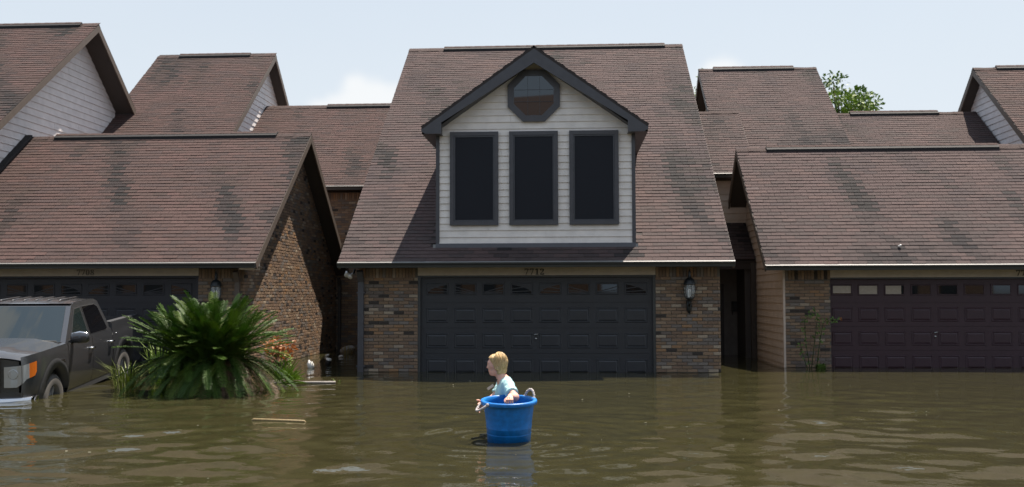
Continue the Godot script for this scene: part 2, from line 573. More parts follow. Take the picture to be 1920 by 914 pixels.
func gutter(house: Node3D, x0: float, x1: float, ye: float, ze: float, wall_z: float):
	# fascia, boxed soffit, the trough with its rolled lip, and the metal drip edge under the shingles
	var f := G.new()
	f.span(Vector3(x0, ye - 0.112, ze - 0.035), Vector3(x1, ye - 0.012, ze - 0.008))
	put("fascia", f.done(), M.gutter, house)
	var s := G.new()
	s.span(Vector3(x0, ye - 0.095, wall_z + 0.002), Vector3(x1, ye - 0.080, ze - 0.037))
	put("eave_soffit", s.done(), M.soffit, house)
	var g := G.new()
	var prof := PackedVector2Array([Vector2(0.0, -0.118), Vector2(0.075, -0.118), Vector2(0.085, -0.075), Vector2(0.108, -0.045), Vector2(0.112, -0.022), Vector2(0.100, -0.022), Vector2(0.096, -0.040), Vector2(0.074, -0.072), Vector2(0.066, -0.108), Vector2(0.006, -0.108), Vector2(0.006, -0.02), Vector2(0.0, -0.02)])
	g.prism(prof, Vector3(x0, ye, ze - 0.006), Vector3(0, 0, 1), Vector3(0, 1, 0), Vector3.RIGHT, x1 - x0)
	put("gutter", g.done(), M.gutter, house)
	var d := G.new()
	d.box(Vector3((x0 + x1) * 0.5, ye - 0.004, ze + 0.020), Vector3(x1 - x0 + 0.01, 0.008, 0.060), Basis(Vector3.RIGHT, 0.55))
	put("drip_edge", d.done(), M.drip, house)

# a brick wall in the plane (o; u along, up, n out), L long, H high; inside(u, v) says where there is wall
func brick_wall(house: Node3D, called: String, o: Vector3, u: Vector3, n: Vector3, L: float, H: float, inside: Callable, outline: PackedVector2Array, sd: int, singles: int, soldiers := false, seen = null):
	var w := G.new()
	w.prism(outline, o - n * 0.12, u, Vector3.UP, n, 0.12)
	var wall := put(called, w.done(), M.mortar, house)
	var r := RandomNumberGenerator.new()
	r.seed = sd
	var g := G.new()
	var any := false
	var made := 0
	var basis := Basis(u, Vector3.UP, n)
	var rows := int(H / 0.0695)
	var weights := [0, 0, 0, 1, 1, 1, 2, 2, 2, 3, 3, 4, 5, 6, 6, 7, 8, 9, 10, 10, 11, 11, 0, 10]
	var first := -5
	for i in range(first, rows + 1):
		var v := (i + 0.5) * 0.0695
		var x := -0.105 if i % 2 else 0.0
		while x < L:
			var a := maxf(x, 0.0)
			var b := minf(x + 0.20, L)
			x += 0.21
			var pick: int = weights[r.randi() % weights.size()]
			var proud := r.randf_range(-0.003, 0.004)
			var tilt := r.randf_range(-0.012, 0.012)
			if b - a < 0.03:
				continue
			var c := (a + b) * 0.5
			if not (inside.call(a + 0.01, v) and inside.call(b - 0.01, v)):
				if b - a < 0.09 or not inside.call(c, v):
					continue
				if inside.call(a + 0.01, v):
					b = c
				elif inside.call(b - 0.01, v):
					a = c
				c = (a + b) * 0.5
			if soldiers and v > H - 0.205:
				continue
			var T := Transform3D(basis.rotated(n, tilt * 0.5), o + u * c + Vector3.UP * v + n * proud).scaled_local(Vector3((b - a) / 0.2, 1, 1))
			if v > 0.02 and made < singles and (seen == null or seen.call(c, v)):
				var p := put("brick", brick_mesh, brick_pal[pick], wall)
				p.transform = T
				made += 1
			else:
				any = true
				var q: Vector3 = brick_lin[pick]
				g.col(Color(q.x, q.y, q.z))
				g.st.append_from(brick_mesh_colored(Color(q.x, q.y, q.z)), 0, T)
	if soldiers:
		var x := 0.006
		while x < L - 0.05:
			var pick: int = weights[r.randi() % weights.size()]
			var T := Transform3D(basis.rotated(n, PI * 0.5), o + u * (x + 0.03) + Vector3.UP * (H - 0.102) + n * r.randf_range(-0.003, 0.004))
			if inside.call(x + 0.03, H - 0.1):
				var p := put("brick", brick_mesh, brick_pal[pick], wall)
				p.transform = T
			x += 0.0695
	if any:
		var p := put("brickwork", g.done(), M.bricks, wall)
		p.set_meta("kind", "stuff")

var colored := {}
func brick_mesh_colored(c: Color) -> ArrayMesh:
	if not colored.has(c):
		var st := SurfaceTool.new()
		st.begin(Mesh.PRIMITIVE_TRIANGLES)
		var a := brick_mesh.surface_get_arrays(0)
		for v in a[Mesh.ARRAY_VERTEX]:
			st.set_color(c)
			st.add_vertex(v)
		colored[c] = st.commit()
	return colored[c]

# lap siding on a plane: planks one by one, each with ends cut to the gable; ends(v) gives [from, to] along u at height v
func lap_siding(house: Node3D, called: String, o: Vector3, u: Vector3, n: Vector3, v0: float, v1: float, lap: float, ends: Callable, m: Material, backing: Material, sd: int, splits := true):
	var r := RandomNumberGenerator.new()
	r.seed = sd
	var wall := kid(called, house)
	var bk := G.new()
	var v := v0
	var poly := PackedVector2Array()
	var right := PackedVector2Array()
	var k := 0
	while v <= v1 + 1e-4:
		var e: Array = ends.call(minf(v, v1))
		if e[1] - e[0] > 0.02:
			poly.append(Vector2(e[0], minf(v, v1)))
			right.append(Vector2(e[1], minf(v, v1)))
		v += lap
	right.reverse()
	poly.append_array(right)
	if poly.size() > 2:
		bk.prism(poly, o - n * 0.10, u, Vector3.UP, n, 0.098)
		put("sheathing", bk.done(), backing, wall)
	v = v0
	while v < v1 - 0.03:
		var top := minf(v + lap + 0.012, v1)
		var e0: Array = ends.call(v)
		var e1: Array = ends.call(top)
		var cuts: Array = [0.0, 1.0]
		if splits and e0[1] - e0[0] > 2.6:
			cuts = [0.0, r.randf_range(0.2, 0.8), 1.0]
		for i in cuts.size() - 1:
			var a0 := lerpf(e0[0], e0[1], cuts[i]) + (0.002 if i > 0 else 0.0)
			var b0 := lerpf(e0[0], e0[1], cuts[i + 1]) - (0.002 if i < cuts.size() - 2 else 0.0)
			var a1 := a0 if i > 0 else minf(maxf(float(e1[0]), a0), b0)
			var b1 := b0 if i < cuts.size() - 2 else maxf(minf(float(e1[1]), b0), a1)
			if b0 - a0 < 0.03:
				continue
			var g := G.new()
			var t0 := 0.024 + r.randf_range(-0.001, 0.003)
			var A := o + u * a0 + Vector3.UP * v
			var B := o + u * b0 + Vector3.UP * v
			var C := o + u * b1 + Vector3.UP * top
			var D := o + u * a1 + Vector3.UP * top
			var mid := (A + C) * 0.5 - n * 0.3
			g.out_quad(A + n * t0, B + n * t0, C + n * 0.004, D + n * 0.004, mid)
			g.out_quad(A, B, B + n * t0, A + n * t0, mid + Vector3.UP * 3.0)
			g.out_quad(A, A + n * t0, D + n * 0.004, D, mid + u * 3.0)
			g.out_quad(B, B + n * t0, C + n * 0.004, C, mid - u * 3.0)
			put("plank", g.done(), m, wall)
		v += lap
	return wall

# sectional garage door: four rows of raised panels, the top row glazed
func garage_door(house: Node3D, x0: float, x1: float, y_top: float, y_bot: float, z: float, m: Material, fan: bool, beige_count: int):
	var door := kid("garage_door", house)
	var secs := 4
	var hgt := (y_top - y_bot) / secs
	var cols := 8
	var pw := (x1 - x0 - 0.10) / cols
	for s in secs:
		var y0 := y_bot + s * hgt
		var g := G.new()
		g.span(Vector3(x0, y0 + 0.003, z - 0.04), Vector3(x1, y0 + hgt - 0.004, z))
		put("door_section", g.done(), m, door)
		var j := G.new()
		j.span(Vector3(x0, y0 + hgt - 0.004, z - 0.04), Vector3(x1, y0 + hgt + 0.003, z - 0.012))
		if s < secs - 1:
			put("section_joint", j.done(), m, door)
		for c in cols:
			var cx := x0 + 0.05 + pw * (c + 0.5)
			var cy := y0 + hgt * 0.5 + (0.0 if s < 3 else 0.02)
			var hw := pw * 0.395
			var hh := hgt * 0.295 if s < 3 else hgt * 0.235
			var p := G.new()
			# bead up, groove down, field
			var steps := [[0.0, 0.000], [0.012, 0.011], [0.024, 0.011], [0.036, 0.0015], [0.062, 0.012]] if s < 3 else [[0.0, 0.000], [0.008, 0.014], [0.026, 0.014], [0.032, 0.003]]
			for i in steps.size() - 1:
				var d0: float = steps[i][0]
				var d1: float = steps[i + 1][0]
				var f0 := z + float(steps[i][1])
				var f1 := z + float(steps[i + 1][1])
				var q0 := [Vector3(cx - hw + d0, cy + hh - d0, f0), Vector3(cx + hw - d0, cy + hh - d0, f0), Vector3(cx + hw - d0, cy - hh + d0, f0), Vector3(cx - hw + d0, cy - hh + d0, f0)]
				var q1 := [Vector3(cx - hw + d1, cy + hh - d1, f1), Vector3(cx + hw - d1, cy + hh - d1, f1), Vector3(cx + hw - d1, cy - hh + d1, f1), Vector3(cx - hw + d1, cy - hh + d1, f1)]
				for k in 4:
					p.out_quad(q0[k], q0[(k + 1) % 4], q1[(k + 1) % 4], q1[k], Vector3(cx, cy, z - 1.0))
				if i == steps.size() - 2 and s < 3:
					p.out_quad(q1[0], q1[1], q1[2], q1[3], Vector3(cx, cy, z - 1.0))
			put("panel" if s < 3 else "window_frame", p.done(), m, door)
			if s < 3:
				continue
			var ix := hw - 0.028
			var iy := hh - 0.028
			var gl := G.new()
			gl.quad(Vector3(cx - ix, cy + iy, z + 0.004), Vector3(cx + ix, cy + iy, z + 0.004), Vector3(cx + ix, cy - iy, z + 0.004), Vector3(cx - ix, cy - iy, z + 0.004))
			if c < beige_count:
				gl = G.new()
				var xr := cx + ix * (1.0 if c < 2 else 0.72)
				gl.span(Vector3(cx - ix, cy - iy * (0.75 if c == 0 else 1.0), z + 0.0015), Vector3(xr, cy + iy, z + 0.004))
				for q in 2:
					var yq := cy + iy * (0.45 - 0.75 * q) + 0.006 * c
					gl.span(Vector3(cx - ix * 0.6, yq, z + 0.004), Vector3(xr - 0.03, yq + 0.007, z + 0.007))
				put("beige_panel", gl.done(), M.card, door)  # flat beige slab with two thin strips, set just before the pane
				var bg := G.new()
				bg.quad(Vector3(cx - ix, cy + iy, z + 0.001), Vector3(cx + ix, cy + iy, z + 0.001), Vector3(cx + ix, cy - iy, z + 0.001), Vector3(cx - ix, cy - iy, z + 0.001))
				put("pane", bg.done(), M.dark_pane, door)
			else:
				put("pane", gl.done(), M.dark_pane, door)
			if fan:
				# one half-round sunburst spreads over four windows: fill outside the arc, rays inside it
				var grp := c / 4
				var fx := x0 + 0.05 + pw * (grp * 4 + 2)
				var fy := cy - iy
				var R := pw * 1.86
				var ry := iy * 2.0 * 1.22
				var top := PackedVector2Array()
				var n := 12
				for i in n + 1:
					var xx := cx - ix + 2.0 * ix * i / n
					var q := clampf(1.0 - pow((xx - fx) / R, 2.0), 0.0, 1.0)
					top.append(Vector2(xx, minf(fy + ry * sqrt(q) , cy + iy - 0.001)))
				var ins := G.new()
				for i in n:
					var a := top[i]
					var b := top[i + 1]
					ins.out_quad(Vector3(a.x, a.y, z + 0.010), Vector3(b.x, b.y, z + 0.010), Vector3(b.x, cy + iy, z + 0.010), Vector3(a.x, cy + iy, z + 0.010), Vector3(cx, cy, z - 1))
					ins.out_quad(Vector3(a.x, a.y, z + 0.010), Vector3(b.x, b.y, z + 0.010), Vector3(b.x, b.y, z + 0.003), Vector3(a.x, a.y, z + 0.003), Vector3(cx, cy + 9.0, z))
				for ray in [0.22, 0.55, 0.88, PI - 0.22, PI - 0.55, PI - 0.88]:
					var dx := cos(ray) * R
					var dy := sin(ray) * ry * 1.1
					var A := Vector2(fx, fy)
					var B := Vector2(fx + dx, fy + dy)
					# clip the ray to this window
					var t0 := 0.0
					var t1 := 1.0
					for side in [[cx - ix, cx + ix, A.x, dx], [cy - iy, cy + iy, A.y, dy]]:
						if absf(side[3]) < 1e-6:
							continue
						var u0: float = (side[0] - side[2]) / side[3]
						var u1: float = (side[1] - side[2]) / side[3]
						t0 = maxf(t0, minf(u0, u1))
						t1 = minf(t1, maxf(u0, u1))
					if t1 - t0 > 0.03:
						var P := A.lerp(B, t0)
						var Q := A.lerp(B, t1)
						var w := (Q - P).orthogonal().normalized() * 0.009
						ins.out_quad(Vector3(P.x + w.x, P.y + w.y, z + 0.009), Vector3(Q.x + w.x, Q.y + w.y, z + 0.009), Vector3(Q.x - w.x, Q.y - w.y, z + 0.009), Vector3(P.x - w.x, P.y - w.y, z + 0.009), Vector3(cx, cy, z - 1))
				put("sunburst_insert", ins.done(), m, door)
	# the turning handle and the lock under it
	var hx := x0 + 0.05 + pw * 4.0
	var hy := y_bot + hgt * 1.60
	var hd := G.new(true)
	hd.tube([Vector3(hx - 0.045, hy + 0.068, z + 0.05), Vector3(hx, hy + 0.080, z + 0.055), Vector3(hx + 0.045, hy + 0.092, z + 0.05)], [0.008, 0.011, 0.008], 8)
	hd.tube([Vector3(hx, hy + 0.080, z), Vector3(hx, hy + 0.080, z + 0.05)], [0.010, 0.008], 8)
	put("handle", hd.done(true), M.steel, door)
	var lk := G.new(true)
	lk.tube([Vector3(hx, hy - 0.01, z), Vector3(hx, hy - 0.01, z + 0.014)], [0.022, 0.020], 12)
	put("lock", lk.done(true), M.steel, door)
	return door

func number_plate(house: Node3D, text: String, at: Vector3, height: float, m: Material):
	var f := SystemFont.new()
	f.font_names = PackedStringArray(["Droid Serif"])
	f.font_weight = 700
	var digits := kid("house_number", house)
	var x := at.x
	for ch in text:
		var t := TextMesh.new()
		t.text = ch
		t.font = f
		t.font_size = 64
		t.pixel_size = height / 46.0
		t.depth = 0.012
		var o := put("digit", t, m, digits)
		o.position = Vector3(x, at.y, at.z)
		x += height * 0.86

func downspout(house: Node3D, x: float, y_top: float, y_bot: float, z: float, m: Material, w := 0.105):
	var g := G.new()
	g.span(Vector3(x - w * 0.5, y_bot, z + 0.004), Vector3(x + w * 0.5, y_top - 0.22, z + 0.082))
	g.box(Vector3(x, y_top - 0.14, z + 0.12), Vector3(w, 0.24, 0.078), Basis(Vector3.RIGHT, 0.55))
	for i in 2:
		var yy := lerpf(y_bot + 0.5, y_top - 0.5, i)
		g.span(Vector3(x - w * 0.5 - 0.03, yy, z + 0.003), Vector3(x + w * 0.5 + 0.03, yy + 0.03, z + 0.086))
	put("downspout", g.done(), m, house)

# ====================================================================== the setting
func wave_set(sd: int, n: int) -> Array:
	var r := RandomNumberGenerator.new()
	r.seed = sd
	var out := []
	for i in n:
		var lam := 0.26 * pow(2.0, r.randf_range(0.0, 2.9))
		var dir := PI * 0.5 + r.randf_range(-1.0, 1.0) * (0.85 if lam < 0.9 else 0.6)
		var k := TAU / lam
		var slope := 0.0172 * r.randf_range(0.6, 1.3) * (1.0 if lam > 0.4 else 0.55)
		out.append([cos(dir) * k, sin(dir) * k, slope / k, r.randf() * TAU])
	return out

func make_setting():
	# the ground under the flood: street, kerb and drives, all below the muddy water
	var gr := G.new()
	gr.quad(Vector3(-400, -0.9, -400), Vector3(400, -0.9, -400), Vector3(400, -0.9, 400), Vector3(-400, -0.9, 400))
	var ground := put("ground", gr.done(), mat(0.09, 0.08, 0.06, 0.95))
	tag(ground, "earth lying under the brown flood water", "ground", "", "structure")
	var dr := G.new()
	for q in [[-3.4, 1.9], [-13.2, -7.8], [5.2, 10.6]]:
		dr.out_quad(Vector3(q[0], -0.16, -20.0), Vector3(q[1], -0.16, -20.0), Vector3(q[1], -0.62, -12.5), Vector3(q[0], -0.62, -12.5), Vector3(0, -5, -15))
	var drive := put("driveway", dr.done(), mat(0.28, 0.27, 0.25, 0.9))
	tag(drive, "concrete driveways drowned beneath the flood water", "driveway", "", "structure")
	# the flood: a rippled sheet where the photograph looks, level beyond
	var x0 := -15.0
	var x1 := 12.6
	var dx := 0.055
	var nx := int((x1 - x0) / dx) + 1
	var zs: Array[float] = []
	var z := -5.6
	while z > -29.4:
		zs.append(z)
		z -= 0.042 if z > -11.5 else (0.055 if z > -15.0 else 0.085)
	var waves := wave_set(31, 22)
	var ring := Vector2(-0.70, -11.05)
	var patch := FastNoiseLite.new()
	patch.seed = 4
	patch.frequency = 1.0
	var V := PackedVector3Array()
	var N := PackedVector3Array()
	var I := PackedInt32Array()
	for j in zs.size():
		var zz := zs[j]
		var calm := lerpf(1.0, 0.30, smoothstep(-12.5, -19.5, zz))
		for i in nx:
			var x := x0 + i * dx
			var edge := minf(minf(x - x0, x1 - x) / 0.8, minf(-5.6 - zz, zz + 29.4) / 0.6)
			var amp := clampf(edge, 0.0, 1.0) * calm * (0.72 + 0.75 * patch.get_noise_2d(x * 0.24, zz * 0.3)) * (1.25 if x < -3.0 else 1.0)
			var h := 0.0
			var hx := 0.0
			var hz := 0.0
			for w in waves:
				var ph: float = w[0] * x + w[1] * zz + w[3]
				var a: float = w[2]
				var c := cos(ph) * a
				h += sin(ph) * a
				hx += c * w[0]
				hz += c * w[1]
			h *= amp
			hx *= amp
			hz *= amp
			var ox := x - ring.x
			var oz := zz - ring.y
			var rr := sqrt(ox * ox + oz * oz)
			if rr > 0.2 and rr < 2.6 and edge > 0.5:
				var f := 0.0075 * exp(-(rr - 0.25) / 0.75)
				var kk := TAU / 0.27
				var p2 := kk * rr + 0.6 * sin(atan2(oz, ox) * 2.0)
				h += f * sin(p2)
				var g := f * kk * cos(p2)
				hx += g * ox / rr
				hz += g * oz / rr
			V.append(Vector3(x, h, zz))
			N.append(Vector3(-hx, 1.0, -hz).normalized())
	for j in zs.size() - 1:
		for i in nx - 1:
			var a := j * nx + i
			var b := a + nx
			I.append_array([a, b, b + 1, a, b + 1, a + 1])
	var xe := x0 + (nx - 1) * dx
	var ze := zs[zs.size() - 1]
	for q in [[-400.0, x0, -400.0, 400.0], [xe, 400.0, -400.0, 400.0], [x0, xe, -5.6, 400.0], [x0, xe, -400.0, ze]]:
		var s := V.size()
		for p in [Vector3(q[0], 0, q[2]), Vector3(q[1], 0, q[2]), Vector3(q[1], 0, q[3]), Vector3(q[0], 0, q[3])]:
			V.append(p)
			N.append(Vector3.UP)
		I.append_array([s, s + 1, s + 2, s, s + 2, s + 3])
	var arr := []
	arr.resize(Mesh.ARRAY_MAX)
	arr[Mesh.ARRAY_VERTEX] = V
	arr[Mesh.ARRAY_NORMAL] = N
	arr[Mesh.ARRAY_INDEX] = I
	var me := ArrayMesh.new()
	me.add_surface_from_arrays(Mesh.PRIMITIVE_TRIANGLES, arr)
	var m := mat(0.039, 0.0360, 0.0160, 0.028, 0.36)
	grain(m, noise_tex(0.018, 77, 0.86, 1.0, 512, 4), 0.35)
	var fine := noise_tex(0.035, 78, 0, 1, 512, 3, true, 2.0)
	relief(m, fine, 0.11)
	var water := put("flood_water", me, m)
	tag(water, "brown rippled flood water covering the whole street", "flood water", "", "structure")

# ====================================================================== the house in the middle
func charcoal_window(house: Node3D, x0: float, x1: float, y0: float, y1: float, z: float):
	var w := G.new()
	var t := 0.080
	for q in [[x0, y0, x0 + t, y1], [x1 - t, y0, x1, y1]]:
		w.span(Vector3(q[0], q[1], z - 0.01), Vector3(q[2], q[3], z + 0.042))
	w.span(Vector3(x0 + t, y1 - t, z - 0.01), Vector3(x1 - t, y1, z + 0.0415))
	w.span(Vector3(x0 + t, y0, z - 0.01), Vector3(x1 - t, y0 + t, z + 0.0415))
	var win := put("window", w.done(), M.charcoal, house)
	var f := G.new()
	var s := t + 0.002
	var b := 0.030
	f.span(Vector3(x0 + s, y0 + s, z - 0.008), Vector3(x0 + s + b, y1 - s, z + 0.028))
	f.span(Vector3(x1 - s - b, y0 + s, z - 0.008), Vector3(x1 - s, y1 - s, z + 0.028))
	f.span(Vector3(x0 + s + b, y1 - s - b, z - 0.008), Vector3(x1 - s - b, y1 - s, z + 0.0275))
	f.span(Vector3(x0 + s + b, y0 + s, z - 0.008), Vector3(x1 - s - b, y0 + s + b, z + 0.0275))
	put("sash", f.done(), M.charcoal_blue, win)
	var p := G.new()
	p.span(Vector3(x0 + s + b, y0 + s + b, z - 0.006), Vector3(x1 - s - b, y1 - s - b, z + 0.012))
	put("sun_screen", p.done(), M.screen, win)

func make_main_house():
	var house := thing("brick_house", "middle brick house with wide dormer of three dark windows and octagon window", "house", Vector3.ZERO, "houses of the flooded row")
	var k := 0.74316
	var g := G.new()
	g.prism(PackedVector2Array([Vector2(-20.80, -0.9), Vector2(-20.80, 1.98), Vector2(-28.83, 8.55), Vector2(-37.0, 2.2), Vector2(-37.0, -0.9)]), Vector3(-4.40, 0, 0), Vector3(0, 0, 1), Vector3.UP, Vector3.RIGHT, 7.38)
	put("wall", g.done(), M.house_wall, house)
	var roof := gable_roof(house, -4.765, 3.235, 2.255, -20.05, 8.78, -28.83, 2.255, -37.61, "lr", 0.33, M.brown_trim, -3.72, 2.72)
	shingle_slope(house, roof, -4.765, 3.235, 2.255, -20.05, 8.78, -28.83, "grey", 101, -9.0, 9.0, 0.0, func(cx, s, up):
		var z: float = -20.05 + up.z * s
		var y: float = 2.255 + up.y * s
		return cx > -2.83 and cx < 1.31 and z < -20.40 and y < 6.60 - 0.712 * absf(cx + 0.757))
	gutter(house, -4.765, 3.235, 2.255, -20.05, -20.5)
	# brick piers, the board over the door, the door
	for q in [[-4.42, 1.23, 7, 150], [1.70, 1.30, 8, 150]]:
		var L: float = q[1]
		brick_wall(house, "brick_pier", Vector3(q[0], 0, -20.5), Vector3.RIGHT, Vector3(0, 0, 1), L, 2.145, func(u, v): return v < 2.15 and u > 0.0 and u < L, PackedVector2Array([Vector2(0, -0.5), Vector2(L, -0.5), Vector2(L, 2.155), Vector2(0, 2.155)]), q[2], q[3], true)
	var tr := G.new()
	tr.span(Vector3(-3.19, 1.985, -20.60), Vector3(1.70, 2.158, -20.492))
	put("header_board", tr.done(), M.trim_tan, house)
	var jb := G.new()
	jb.span(Vector3(-3.19, -0.4, -20.60), Vector3(-3.135, 1.985, -20.495))
	jb.span(Vector3(1.645, -0.4, -20.60), Vector3(1.70, 1.985, -20.495))
	jb.span(Vector3(-3.135, 1.945, -20.60), Vector3(1.645, 1.985, -20.500))
	put("door_frame", jb.done(), M.gutter, house)
	garage_door(house, -3.135, 1.645, 1.945, -0.145, -20.56, M.door_main, true, 0)
	number_plate(house, "7712", Vector3(-0.935, 2.055, -20.488), 0.125, M.ink)
	downspout(house, -4.37, 2.12, -0.4, -20.5, M.charcoal, 0.12)
	# ------------------------------------------------ dormer
	var zf := -20.52
	var ax := -0.757
	var d := G.new()
	d.prism(PackedVector2Array([Vector2(-2.79, 2.50), Vector2(1.28, 2.50), Vector2(1.28, 4.90), Vector2(ax, 6.38), Vector2(-2.79, 4.90)]), Vector3(0, 0, zf - 0.02), Vector3.RIGHT, Vector3.UP, Vector3(0, 0, -1), 5.0)
	put("dormer", d.done(), M.siding, house)
	lap_siding(house, "dormer_siding", Vector3(0, 0, zf), Vector3.RIGHT, Vector3(0, 0, 1), 2.635, 6.40, 0.1406, func(v):
		var half := minf(2.005, (6.44 - v) / 0.712)
		return [maxf(ax - half, -2.745), minf(ax + half, 1.24)], M.siding, M.siding, 61)
	for q in [[-2.815, -2.742], [1.237, 1.31]]:
		var c := G.new()
		c.span(Vector3(q[0], 2.60, zf - 0.06), Vector3(q[1], 4.99, zf + 0.045))
		put("corner_board", c.done(), M.charcoal, house)
	var sk := G.new()
	sk.box(Vector3(ax, 2.585, zf + 0.052), Vector3(4.12, 0.115, 0.035), Basis(Vector3.RIGHT, -0.30))
	put("apron_flashing", sk.done(), M.charcoal, house)
	for s in [-1, 1]:
		var e := G.new()
		e.box(Vector3(ax + s * 2.085, 2.573, zf + 0.054), Vector3(0.05, 0.095, 0.045), Basis(Vector3.RIGHT, -0.30))
		put("flashing_end", e.done(), M.drip, house)
	for q in [[-2.52, -1.512], [-1.285, -0.277], [-0.045, 0.968]]:
		charcoal_window(house, q[0], q[1], 3.020, 4.965, zf + 0.034)
	# octagon window
	var oc := Vector3(-0.773, 5.705, zf + 0.030)
	var R0 := 0.542 / cos(PI / 8.0)
	var R1 := 0.410 / cos(PI / 8.0)
	var ow := G.new()
	var og := G.new()
	for i in 8:
		var a0 := PI / 8.0 + i * PI / 4.0
		var a1 := a0 + PI / 4.0
		var p: Array[Vector3] = []
		for q in [[a0, R0, 0.0], [a1, R0, 0.0], [a1, R0, 0.045], [a0, R0, 0.045], [a0, R1, 0.045], [a1, R1, 0.045], [a0, R1, 0.0], [a1, R1, 0.0]]:
			p.append(oc + Vector3(cos(q[0]) * q[1], sin(q[0]) * q[1], q[2]))
		ow.out_quad(p[0], p[1], p[2], p[3], oc)
		ow.out_quad(p[3], p[2], p[5], p[4], oc - Vector3(0, 0, 1))
		ow.quad(p[4], p[5], p[7], p[6])
	var oct := put("octagon_window", ow.done(), M.charcoal, house)
	var tilt := Basis(Vector3.RIGHT, deg_to_rad(2.1))
	var R2 := R1 * 1.02
	for i in 8:
		var a0 := PI / 8.0 + i * PI / 4.0
		var a1 := a0 + PI / 4.0
		og.tri(oc + Vector3(0, 0, 0.016), oc + Vector3(0, 0, 0.016) + tilt * Vector3(cos(a1) * R2, sin(a1) * R2, 0), oc + Vector3(0, 0, 0.016) + tilt * Vector3(cos(a0) * R2, sin(a0) * R2, 0))
	put("pane", og.done(), M.oct_pane, oct)
	var mu := G.new()
	for q in [-0.125, 0.125]:
		mu.box(oc + Vector3(q, 0, 0.022), Vector3(0.007, 0.79, 0.018))
		mu.box(oc + Vector3(0, q, 0.0225), Vector3(0.79, 0.007, 0.018))
	put("muntin", mu.done(), M.charcoal_blue, oct)
	# dormer roof: two slopes, shingled, with fascia and soffit
	var dk := G.new()
	var sh := G.new()
	var fr := -20.15
	for s in [-1.0, 1.0]:
		var E0 := Vector3(ax + s * 2.325, 5.03, fr)
		var R := Vector3(ax, 6.683, fr)
		var Rb := Vector3(ax, 6.683, -26.0)
		var Eb := Vector3(ax + s * 2.325, 5.03, -23.80)
		var n := Vector3(s * 1.653, 2.325, 0).normalized()
		var dn := n * -0.05
		var mid := (E0 + Rb) * 0.5 + dn * 0.5
		dk.out_quad(E0, R, Rb, Eb, mid)
		dk.out_quad(E0 + dn, R + dn, Rb + dn, Eb + dn, mid)
		dk.out_quad(E0, R, R + dn, E0 + dn, mid)
		dk.out_quad(E0, Eb, Eb + dn, E0 + dn, mid)
		var up := (R - E0).normalized()
		var len := (R - E0).length()
		var b := Basis(Vector3(0, 0, -s), n, -up)
		var i := 0
		var r := RandomNumberGenerator.new()
		r.seed = 900
		while i * 0.13 < len - 0.05:
			var sl := i * 0.13
			var zz := fr - 0.15 - (0.15 if i % 2 else 0.0)
			var z_end := lerpf(-23.8, -26.0, sl / len)
			while zz > z_end:
				var cc: Vector3 = roof_lin["grey"][r.randi_range(3, 8)]
				sh.col(Color(cc.x, cc.y, cc.z))
				tab_shape(sh, Transform3D(b, Vector3(E0.x, E0.y, zz + 0.0) + up * sl + n * 0.004), 0.010, 1.0)
				zz -= 0.305
			i += 1
		# fascia with its boxed return at the foot
		var poly := PackedVector2Array([Vector2(0, 6.655), Vector2(2.315, 5.012), Vector2(2.315, 4.935), Vector2(2.225, 4.885), Vector2(1.905, 4.885), Vector2(1.905, 5.115), Vector2(0, 6.325)])
		for v in poly.size():
			poly[v] = Vector2(ax + s * poly[v].x, poly[v].y)
		var fa := G.new()
		fa.prism(poly, Vector3(0, 0, fr - 0.045), Vector3.RIGHT, Vector3.UP, Vector3(0, 0, 1), 0.042)
		put("dormer_fascia", fa.done(), M.charcoal, house)
		var so := G.new()
		so.out_quad(Vector3(ax, 6.42, fr - 0.047), Vector3(ax + s * 1.93, 5.06, fr - 0.047), Vector3(ax + s * 1.93, 5.06, zf + 0.002), Vector3(ax, 6.42, zf + 0.002), Vector3(ax, 9, -20))
		so.out_quad(Vector3(ax + s * 1.905, 4.89, fr - 0.047), Vector3(ax + s * 2.31, 4.89, fr - 0.047), Vector3(ax + s * 2.31, 4.89, -23.6), Vector3(ax + s * 1.905, 4.89, -23.6), Vector3(ax, 9, -20))
		so.out_quad(Vector3(ax + s * 2.31, 4.89, fr - 0.047), Vector3(ax + s * 2.31, 5.0, fr - 0.047), Vector3(ax + s * 2.31, 5.0, -23.7), Vector3(ax + s * 2.31, 4.89, -23.6), Vector3(ax, 5, -22))
		so.out_quad(Vector3(ax + s * 1.93, 4.89, fr - 0.047), Vector3(ax + s * 1.93, 5.06, fr - 0.047), Vector3(ax + s * 1.93, 5.06, zf), Vector3(ax + s * 1.93, 4.89, zf), Vector3(ax + s * 3.0, 5, -20))
		put("dormer_soffit", so.done(), M.charcoal, house)
	var dr := put("dormer_roof", dk.done(), M.deck, house)
	put("shingle_field", sh.done(), M.shingles, dr).set_meta("kind", "stuff")
	# ------------------------------------------------ the entry at the right: little roof, door, post
	var en := G.new()
	en.out_quad(Vector3(2.95, 2.43, -25.05), Vector3(4.555, 2.43, -25.05), Vector3(4.555, 3.40, -26.36), Vector3(2.95, 3.40, -26.36), Vector3(3.5, 0, -26))
	en.out_quad(Vector3(2.95, 2.36, -25.05), Vector3(4.555, 2.36, -25.05), Vector3(4.555, 3.30, -26.36), Vector3(2.95, 3.30, -26.36), Vector3(3.5, 5, -26))
	en.span(Vector3(2.95, 2.20, -25.16), Vector3(4.553, 2.42, -25.06))
	var er := put("entry_roof", en.done(), M.deck, house)
	shingle_slope(house, er, 2.985, 4.55, 2.44, -25.03, 3.41, -26.36, "grey", 140, -9, 9, 0.0, null, 60)
	var ew := G.new()
	ew.span(Vector3(2.985, -0.5, -26.50), Vector3(4.555, 3.34, -26.40))
	put("entry_wall", ew.done(), M.porch_wall, house)
	var ed := G.new()
	ed.span(Vector3(3.60, -0.4, -26.39), Vector3(3.95, 1.85, -26.34))
